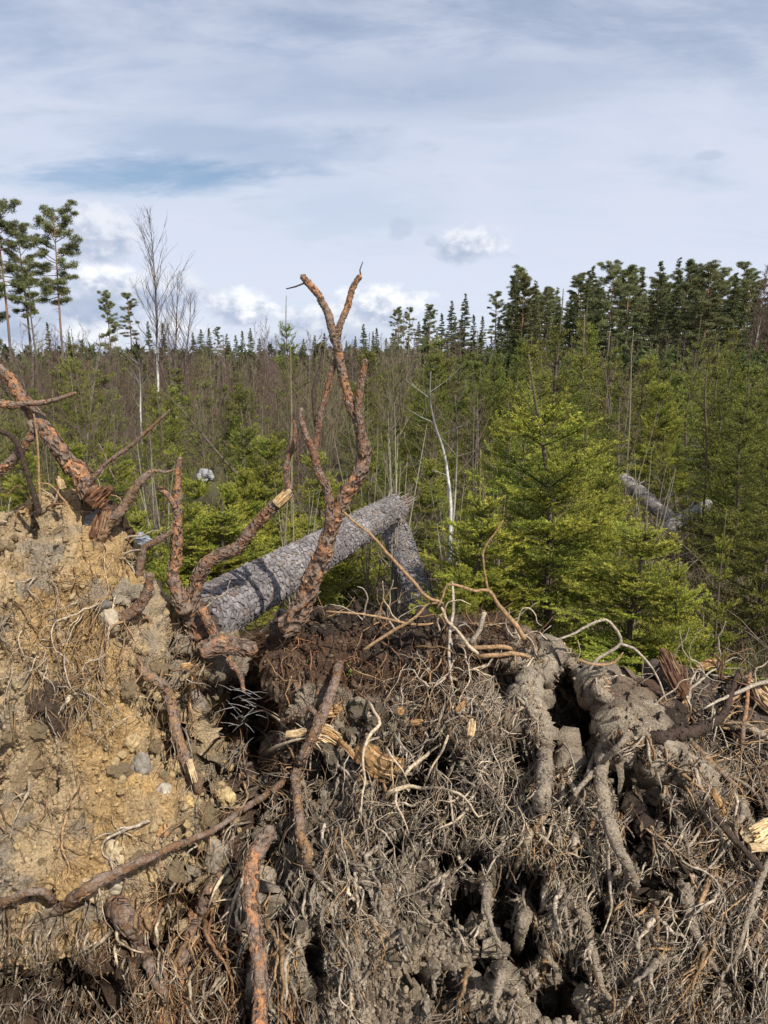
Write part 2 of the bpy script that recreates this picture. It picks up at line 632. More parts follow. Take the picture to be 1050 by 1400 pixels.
class Plate:
    def __init__(self, x0, x1, crest, ctrl, cav, nu, nv, seed, amp, aniso, colour, back=1.0, carve=0.0):
        self.x0, self.x1, self.cr = x0, x1, np.array(crest, float)
        px = np.linspace(x0, x1, nu)
        cy = np.interp(px, self.cr[:, 0], self.cr[:, 1])
        q = np.stack([px * 0.035, 0 * px, 0 * px], -1)
        cy = cy + 9 * fbm(q, seed, 3) + 4 * vnoise(q * 5, seed + 1)
        self.px, self.cy = px, cy
        v = np.linspace(0, 1, nv) ** 0.93
        PY = PYB + (cy[None, :] - PYB) * v[:, None]
        PX = np.repeat(px[None, :], nv, 0)
        c = np.array(ctrl, float)
        K = np.sqrt((c[:, None, 0] - c[None, :, 0]) ** 2 + (c[:, None, 1] - c[None, :, 1]) ** 2 + 60 ** 2)
        n_ = len(c)
        M = np.zeros((n_ + 3, n_ + 3))
        M[:n_, :n_] = K - 30 * np.eye(n_)
        M[:n_, n_:] = np.column_stack([np.ones(n_), c[:, 0] / 500, c[:, 1] / 500])
        M[n_:, :n_] = M[:n_, n_:].T
        w_ = np.linalg.solve(M, np.concatenate([c[:, 2], [0, 0, 0]]))
        Yf = w_[n_] + w_[n_ + 1] * PX / 500 + w_[n_ + 2] * PY / 500
        for (a, b, _), ww in zip(c, w_[:n_]):
            Yf = Yf + ww * np.sqrt((PX - a) ** 2 + (PY - b) ** 2 + 60 ** 2)
        for (a, b, rx, ry, dep) in cav:
            d = ((PX - a) / rx) ** 2 + ((PY - b) / ry) ** 2
            wob = 0.85 * fbm(np.stack([PX * 0.045, PY * 0.03, 0 * PX], -1), seed + 5, 3)
            Yf = Yf + dep * (1 - sstep(0.35, 1.25, d + wob))
        edge = np.minimum(PX - x0, x1 - PX)
        Yf = Yf + back * 0.9 * (1 - sstep(0, 55, edge)) ** 1.5
        # round the crest over
        roundv = sstep(0.86, 1.0, v)[:, None]
        Yf = Yf + 0.10 * roundv ** 2
        F = P(PX, PY, Yf)
        nb = 46
        k = np.linspace(0, 1, nb + 1)[1:]
        top = F[-1]
        B = np.empty((nb, nu, 3))
        B[..., 0] = top[None, :, 0]
        B[..., 1] = top[None, :, 1] + (0.75 * back) * k[:, None] ** 0.9
        B[..., 2] = top[None, :, 2] * (1 - k[:, None] ** 2.2) - 0.25 * k[:, None]
        G = np.concatenate([F, B], 0)
        du = np.gradient(G, axis=1)
        dv = np.gradient(G, axis=0)
        nrm = np.cross(du, dv)
        nrm /= np.linalg.norm(nrm, axis=-1, keepdims=True) + 1e-9
        s = np.array(aniso)
        v_all = np.concatenate([v, np.ones(nb)])
        f1, _, i1 = cell(G * 6.5 * s, seed)
        f2, _, i2 = cell(G * 17 * s + 0.15 * vnoise(G * 30, seed)[..., None], seed + 11)
        f3, _, i3 = cell(G * 44 * s, seed + 21)
        d = amp[0] * fbm(G * 2.6, seed + 3, 3) + amp[1] * (0.55 - f1) + amp[2] * (0.5 - f2) * (0.4 + 1.2 * i1) + amp[3] * (0.5 - f3) * (0.3 + 1.4 * i2)
        if carve:
            d = d - carve * sstep(0.18, 0.42, fbm(G * np.array([5.5, 5.5, 3.2]), seed + 40, 3)) * sstep(0.02, 0.3, 1 - v_all)[:, None]
            d = d + 0.35 * carve * np.abs(fbm(G * np.array([14, 14, 5]), seed + 44, 3)) - 0.02
        d = d + amp[4] * fbm(G * 70 * s, seed + 8, 3, 0.6)
        vd = G - np.array([0, 0, CZ])
        vd /= np.linalg.norm(vd, axis=-1, keepdims=True)
        fc = np.abs((nrm * vd).sum(-1))
        slope = amp[0] * fbm(G * 2.6, seed + 3, 3)
        d = slope + (d - slope) * (0.22 + 0.78 * sstep(0.12, 0.55, fc))
        D = G + nrm * d[..., None]
        self.grid = D[:nv]
        self.nv, self.nu, self.v = nv, nu, v
        self.col = colour(np.vstack([PX, np.repeat(px[None], nb, 0)]), np.vstack([PY, np.repeat(cy[None] - 5, nb, 0)]), G, d, i1, i2, i3)
        self.D = D

    def mesh(self, name):
        n, m = self.D.shape[:2]
        i = np.arange(n - 1)[:, None] * m + np.arange(m - 1)[None, :]
        Q = np.stack([i, i + 1, i + m + 1, i + m], -1).reshape(-1, 4)
        return mesh_np(name, self.D.reshape(-1, 3), Q, M_SOIL, self.col.reshape(-1, 3), True)

    def Y(self, px, py):
        px, py = np.asarray(px, float), np.asarray(py, float)
        u = np.clip((px - self.x0) / (self.x1 - self.x0), 0, 0.9999) * (self.nu - 1)
        cy = np.interp(px, self.px, self.cy)
        vv = np.clip((PYB - py) / (PYB - cy), 0, 1)
        v = np.clip(vv ** (1 / 0.93), 0, 0.9999) * (self.nv - 1)
        iu, iv = u.astype(int), v.astype(int)
        fu, fv = u - iu, v - iv
        g = self.grid[..., 1]
        y = g[iv, iu] * (1 - fu) * (1 - fv) + g[iv, iu + 1] * fu * (1 - fv) + g[iv + 1, iu] * (1 - fu) * fv + g[iv + 1, iu + 1] * fu * fv
        out = (px < self.x0) | (px > self.x1) | (py < cy - 12)
        return np.where(out, 9.0, y)


def blob(PX, PY, a, b, rx, ry):
    return np.exp(-(((PX - a) / rx) ** 2 + ((PY - b) / ry) ** 2))


def col_left(PX, PY, G, d, i1, i2, i3):
    n = fbm(G * 3.0, 51, 4)[..., None]
    n2 = fbm(G * 9.0, 57, 3)[..., None]
    c = SAND + (SAND2 - SAND) * sstep(0.0, 0.7, n + 0.5 * blob(PX, PY, 120, 860, 60, 130)[..., None] + 0.3 * blob(PX, PY, 140, 990, 50, 60)[..., None])
    g = sstep(0.15, 0.75, n2 + 0.9 * blob(PX, PY, 20, 1310, 90, 70)[..., None] + 0.9 * blob(PX, PY, 10, 1170, 40, 60)[..., None]
              + 1.1 * blob(PX, PY, 270, 900, 60, 50)[..., None] + 0.6 * blob(PX, PY, 40, 780, 80, 50)[..., None] + 0.8 * sstep(200, 330, PX)[..., None] - 0.25)
    c = c * (1 - g) + (MUD * 0.95) * g
    h = sstep(0.45, 0.95, 1.4 * blob(PX, PY, 75, 975, 24, 34) + 1.2 * blob(PX, PY, 140, 690, 34, 50) + 1.0 * sstep(300, 350, PX)
              + 1.1 * blob(PX, PY, 330, 1150, 60, 80) + 1.2 * sstep(1290, 1380, PY + 0.25 * PX) + 0.35 * n[..., 0])[..., None]
    c = c * (1 - h) + (HUMUS * 1.15) * h
    return c * (0.82 + 0.36 * i2[..., None])


def col_mid(PX, PY, G, d, i1, i2, i3):
    n = fbm(G * 3.2, 61, 4)
    n2 = fbm(G * 10, 67, 3)
    c = MUD + (MUD2 - MUD) * sstep(0.1, 0.8, n2 + 0.7 * blob(PX, PY, 490, 1250, 80, 130))[..., None]
    w = sstep(0.1, 0.8, n2 * 0.8 + 0.8 * blob(PX, PY, 560, 1330, 60, 60) - 0.2)[..., None]
    c = c * (1 - w * 0.5) + np.array([0.27, 0.185, 0.11]) * w * 0.5
    hum = 1.5 * blob(PX, PY, 420, 890, 75, 55) + 1.3 * blob(PX, PY, 550, 910, 90, 45) + 0.8 * blob(PX, PY, 690, 840, 60, 30) + 0.9 * blob(PX, PY, 330, 1050, 60, 90)
    hum = hum + 0.75 * blob(PX, PY, 840, 955, 95, 50) + 0.5 * blob(PX, PY, 700, 900, 50, 40)
    h = sstep(0.25, 0.75, hum + 0.35 * n)[..., None]
    c = c * (1 - h) + np.array([0.105, 0.064, 0.042]) * h
    p = sstep(0.15, 0.6, n - 0.05 + 0.6 * blob(PX, PY, 670, 910, 50, 40) + 0.7 * blob(PX, PY, 310, 970, 60, 60) + 0.5 * blob(PX, PY, 640, 1230, 90, 90)
              + 0.45 * blob(PX, PY, 880, 1120, 120, 90) - 0.3 * blob(PX, PY, 900, 1320, 120, 70) - 0.5 * blob(PX, PY, 490, 1280, 70, 130))[..., None]
    c = c * (1 - p) + (PEAT * 1.5) * p
    return c * (0.78 + 0.44 * i2[..., None])


def col_right(PX, PY, G, d, i1, i2, i3):
    n = fbm(G * 5, 71, 4)[..., None]
    c = np.array([0.115, 0.09, 0.072]) * (1 - sstep(0.0, 0.9, n)) + np.array([0.20, 0.165, 0.13]) * sstep(0.0, 0.9, n)
    g = sstep(0.1, 0.5, n - 0.1)
    c = c * (1 - 0.4 * g) + PEAT * 0.4 * g
    return c * (0.75 + 0.5 * i2[..., None])


LEFT = Plate(-260, 375,
             [(-260, 760), (-60, 725), (0, 708), (50, 694), (90, 676), (125, 668), (150, 690), (160, 745), (200, 790), (235, 828), (290, 852), (340, 880), (375, 920)],
             [(-250, 800, 2.9), (0, 708, 3.0), (100, 680, 3.12), (150, 730, 3.15), (230, 835, 3.22), (300, 870, 3.35), (350, 920, 3.6),
              (0, 850, 2.66), (150, 900, 2.68), (250, 950, 2.85), (320, 960, 3.35), (330, 1050, 2.75),
              (0, 1100, 2.28), (150, 1100, 2.3), (280, 1150, 2.36), (0, 1250, 2.08), (150, 1240, 2.12), (300, 1260, 2.22),
              (0, 1400, 1.95), (150, 1400, 2.0), (300, 1400, 1.97), (0, 1700, 1.72), (300, 1700, 1.72), (-250, 1300, 2.1), (-250, 1700, 1.8)],
             [(115, 1345, 60, 42, 0.36), (30, 1340, 34, 34, 0.22), (300, 960, 55, 60, 0.3), (330, 1010, 50, 60, 0.35), (262, 900, 16, 16, 0.1),
              (40, 705, 30, 12, 0.15), (250, 1250, 40, 34, 0.18), (185, 1300, 40, 30, 0.2)],
             350, 430, 101, (0.11, 0.070, 0.050, 0.026, 0.010), (1, 1, 1), col_left, carve=0.075)
MID = Plate(318, 1060,
            [(318, 900), (345, 868), (380, 842), (430, 834), (470, 832), (510, 846), (560, 852), (600, 850), (640, 838), (690, 850), (725, 885), (770, 892),
             (800, 915), (840, 938), (885, 965), (940, 1000), (1000, 1060), (1060, 1130)],
            [(330, 880, 3.45), (400, 845, 3.3), (500, 848, 3.35), (600, 852, 3.15), (690, 855, 2.98), (770, 892, 2.86), (830, 935, 2.85), (900, 975, 2.8),
             (400, 950, 3.05), (500, 990, 2.85), (620, 970, 2.68), (700, 990, 2.58), (850, 1050, 2.5), (930, 1080, 2.5), (330, 1020, 3.1),
             (380, 1120, 2.6), (450, 1150, 2.38), (600, 1150, 2.32), (750, 1150, 2.24), (900, 1200, 2.24), (350, 1250, 2.2), (500, 1280, 2.05), (700, 1280, 2.12),
             (350, 1400, 1.98), (550, 1400, 1.92), (750, 1400, 1.92), (930, 1400, 1.95), (340, 1740, 1.7), (600, 1740, 1.68), (920, 1740, 1.72), (1040, 1150, 2.5), (1050, 1300, 2.2), (1050, 1450, 2.0), (1050, 1740, 1.75)],
            [(776, 972, 46, 72, 0.6), (805, 1015, 26, 55, 0.4), (872, 1075, 60, 34, 0.24), (335, 960, 48, 66, 0.35), (340, 1040, 40, 40, 0.25), (685, 930, 30, 26, 0.25), (430, 1050, 26, 24, 0.16),
             (595, 1035, 30, 22, 0.22), (690, 1225, 46, 50, 0.26), (660, 1310, 34, 44, 0.3), (425, 1330, 16, 50, 0.26), (575, 1335, 24, 18, 0.2), (620, 1110, 22, 24, 0.16),
             (860, 1090, 30, 40, 0.2), (900, 1110, 26, 26, 0.18), (890, 1225, 30, 24, 0.26), (720, 1040, 16, 36, 0.2), (690, 1030, 18, 30, 0.16), (760, 1350, 50, 36, 0.2),
             (650, 1190, 24, 26, 0.18), (480, 1240, 10, 14, 0.1), (540, 1160, 16, 16, 0.1), (380, 1200, 20, 60, 0.16), (820, 1260, 30, 40, 0.18), (930, 1330, 20, 24, 0.2), (640, 1235, 30, 40, 0.4), (700, 1300, 34, 46, 0.45), (575, 1340, 22, 22, 0.35), (900, 1225, 34, 24, 0.35), (770, 1370, 44, 30, 0.4),
             (930, 1120, 36, 26, 0.3), (960, 1350, 40, 34, 0.35), (560, 1075, 24, 24, 0.25), (870, 1160, 22, 30, 0.25), (620, 1180, 22, 18, 0.25), (430, 1330, 18, 56, 0.4)],
            500, 440, 211, (0.09, 0.035, 0.055, 0.036, 0.014), (1, 1, 0.62), col_mid, carve=0.13)
RIGHT = Plate(872, 1330,
              [(872, 985), (890, 950), (905, 930), (940, 912), (975, 905), (1005, 918), (1050, 958), (1120, 985), (1330, 1040)],
              [(880, 975, 2.98), (905, 935, 2.98), (960, 908, 3.0), (1010, 925, 2.98), (1060, 960, 2.95), (950, 1000, 2.78), (1050, 1050, 2.68), (900, 1060, 2.7),
               (960, 1120, 2.5), (1050, 1150, 2.42), (960, 1250, 2.2), (1050, 1280, 2.15), (950, 1400, 1.93), (1060, 1400, 1.92), (950, 1740, 1.72), (1300, 1100, 2.9), (1300, 1740, 1.8)],
              [(893, 945, 22, 18, 0.14), (1000, 1005, 20, 24, 0.16), (990, 1350, 36, 40, 0.3), (1030, 1120, 20, 18, 0.1), (930, 1230, 20, 30, 0.14), (985, 960, 8, 16, 0.06)],
              240, 380, 307, (0.07, 0.035, 0.030, 0.018, 0.008), (1, 1, 0.8), col_right, carve=0.06)
PLATES = {'L': LEFT, 'M': MID, 'R': RIGHT}


def surfY(px, py):
    return np.minimum(np.minimum(LEFT.Y(px, py), MID.Y(px, py)), RIGHT.Y(px, py))


pineL = thing('uprooted_pine', 'uprooted pine with sandy root plate at left, its scaly grey trunk running back', 'fallen tree', (-0.95, 3.2, 0), None, True)
pineM = thing('uprooted_root_plate', 'torn up root plate of grey mud and hanging roots filling the middle foreground', 'root plate', (0.25, 2.7, 0), None, True)
pineR = thing('uprooted_root_plate', 'dark crumbly root plate with a split wood plank at the right edge', 'root plate', (1.45, 2.8, 0), None, True)
OWN = {'L': pineL, 'M': pineM, 'R': pineR}
for k, pl in PLATES.items():
    link('soil', pl.mesh('soil'), OWN[k])

# ------------------------------------------------------------------ roots traced over the plates
RC = {'orange': (0.40, 0.205, 0.105), 'tan': (0.30, 0.19, 0.10), 'mud': (0.34, 0.28, 0.21), 'dark': (0.085, 0.06, 0.047), 'pale': (0.43, 0.34, 0.235),
      'brown': (0.20, 0.115, 0.062), 'red': (0.25, 0.125, 0.07)}


def root_path(pts, mode, val, taper=False):
    """pts: (px, py, r_px[, Y or lift]); mode 'Y' = own distance, 'S' = in front of the soil"""
    p = np.array([q[:3] for q in pts], float)
    d = np.array([q[3] if len(q) > 3 else val for q in pts], float)
    a = smooth_path(np.column_stack([p, d]) * np.array([1, 1, 1, 1]), 7.0)
    if mode == 'Y':
        Y = a[:, 3]
        a[:, 2] *= 0.86
    elif mode == 'YV':          # hanging straight down
        Y = a[:, 3] - 0.00125 * (a[:, 1] - a[0, 1])
    else:
        y = surfY(a[:, 0], a[:, 1])
        y = np.where(y > 8, np.nan, y)
        if np.isnan(y).all():
            y[:] = 2.9
        idx = np.arange(len(y))
        ok = ~np.isnan(y)
        y = np.interp(idx, idx[ok], y[ok])
        k = min(len(y), 7)
        if k > 2:
            ypad = np.pad(y, k // 2, mode='edge')
            ysm = np.convolve(ypad, np.ones(k) / k, 'valid')[:len(y)]
            ymn = np.array([y[max(0, i - 2):i + 3].min() for i in range(len(y))])
            y = 0.55 * ysm + 0.45 * ymn
        Y = y - a[:, 3]
    rad = np.clip(a[:, 2], 0.3, None) * mpp(a[:, 1], Y)
    if mode == 'S' and taper:
        rad = rad * (1.08 - 0.68 * np.linspace(0, 1, len(Y)))
    if mode == 'S' and len(Y) > 6:
        u = np.linspace(0, 1, len(Y))
        e = 1 - np.clip(np.minimum(u, 1 - u) / 0.13, 0, 1)
        Y = Y + e ** 1.5 * (a[:, 3] + 1.6 * rad)
    return P(a[:, 0], a[:, 1], Y), rad


def add_root(owner, pts, mode, val, kind, name='root', label=None, bark=None):
    path, rad = root_path(pts, mode, val, kind in ('mud', 'pale') and pts[0][2] < 9.9)
    big = rad.max() > 0.011
    if big:      # finer steps on thick roots so that scales show
        d = np.concatenate([[0], np.cumsum(np.linalg.norm(np.diff(path, axis=0), axis=1))])
        n = int(d[-1] / 0.006) + 2
        t = np.linspace(0, d[-1], n)
        path = np.stack([np.interp(t, d, path[:, i]) for i in range(3)], -1)
        rad = np.interp(t, d, rad)
        path = path + 0.35 * rad[:, None] * np.stack([vnoise(path * 14, s) for s in (1, 2, 3)], -1)
    else:
        path = path + 0.5 * rad[:, None] * np.stack([vnoise(path * 30, s) for s in (1, 2, 3)], -1)
    sd = 18 if big else (8 if rad.max() > 0.005 else 5)
    isb = (kind in ('orange', 'red', 'brown') or (kind == 'tan' and big)) if bark is None else bark
    V, Q, T = tube(path, rad, sd, rough=(0.26 if isb else 0.36) if big else 0.2, nscale=55 if big else 60, ridge=0.7 if (big and isb) else 0.3)
    c = np.asarray(RC[kind]) * (1 + 0.2 * vnoise(V * 22, 4)[:, None])
    if big:
        sp_ = Soup()
        sp_.add(V, Q, T, c)
        n = len(path)
        tgs = np.gradient(path, axis=0)
        for _ in range(int(n * ((1.0 if kind in ('brown', 'tan') else 2.2) if isb else 0.0))):      # scales of bark lifting off
            i = random.randint(1, n - 2)
            t = tgs[i] / (np.linalg.norm(tgs[i]) + 1e-9)
            w = np.random.default_rng(random.randint(0, 10 ** 9)).normal(size=3)
            o_ = w - t * np.dot(w, t)
            o_ /= np.linalg.norm(o_) + 1e-9
            sd_ = np.cross(t, o_)
            R = rad[i]
            ctr = path[i] + o_ * R * random.uniform(1.0, 1.16)
            l, w_ = R * random.uniform(0.3, 0.9), R * random.uniform(0.2, 0.5)
            lift_ = random.uniform(-0.05, 0.35)
            pts5 = []
            for k in range(6):
                an = k * PI / 3 + random.uniform(-.3, .3)
                x, y_ = math.cos(an) * l * random.uniform(.7, 1.1), math.sin(an) * w_ * random.uniform(.7, 1.1)
                pts5.append(ctr + t * x + sd_ * y_ + o_ * (lift_ * x - 0.5 * y_ * y_ / R))
            vv = np.array(pts5 + [q_ - o_ * R * 0.14 for q_ in pts5])
            k = np.arange(6)
            k1 = (k + 1) % 6
            qq = np.stack([k, k1, k1 + 6, k + 6], -1)
            tt = np.array([(0, 1, 2), (0, 2, 3), (0, 3, 4), (0, 4, 5), (6, 8, 7), (6, 9, 8), (6, 10, 9), (6, 11, 10)])
            sp_.add(vv, qq, tt, np.asarray(random.choice([(0.30, 0.16, 0.085), (0.17, 0.11, 0.075), (0.40, 0.26, 0.16), (0.22, 0.16, 0.12)]) if isb else RC[kind]) * random.uniform(.7, 1.25))
        if not isb:          # crust of crumbs on the muddy ones
            v0, f0 = ico(0)
            for _ in range(int(n * 2.2)):
                i = random.randint(1, n - 2)
                w = np.array([random.gauss(0, 1) for _k in range(3)])
                t = tgs[i] / (np.linalg.norm(tgs[i]) + 1e-9)
                w = w - t * np.dot(w, t)
                w /= np.linalg.norm(w) + 1e-9
                rr_ = rad[i] * random.uniform(.10, .36)
                sp_.add(v0 * rr_ * np.array([random.uniform(.6, 1.2) for _k in range(3)]) + path[i] + w * rad[i] * 0.98, None, f0, np.asarray(RC[kind]) * random.uniform(.6, 1.2))
        me = sp_.mesh(name, M_ROOTBARK if isb else M_SOIL)
    else:
        me = mesh_np(name, V, [Q, T], M_ROOTBARK if isb else M_ROOT, c)
    o = link(name, me, OWN[owner])
    if label:
        o['label'] = label
    return o


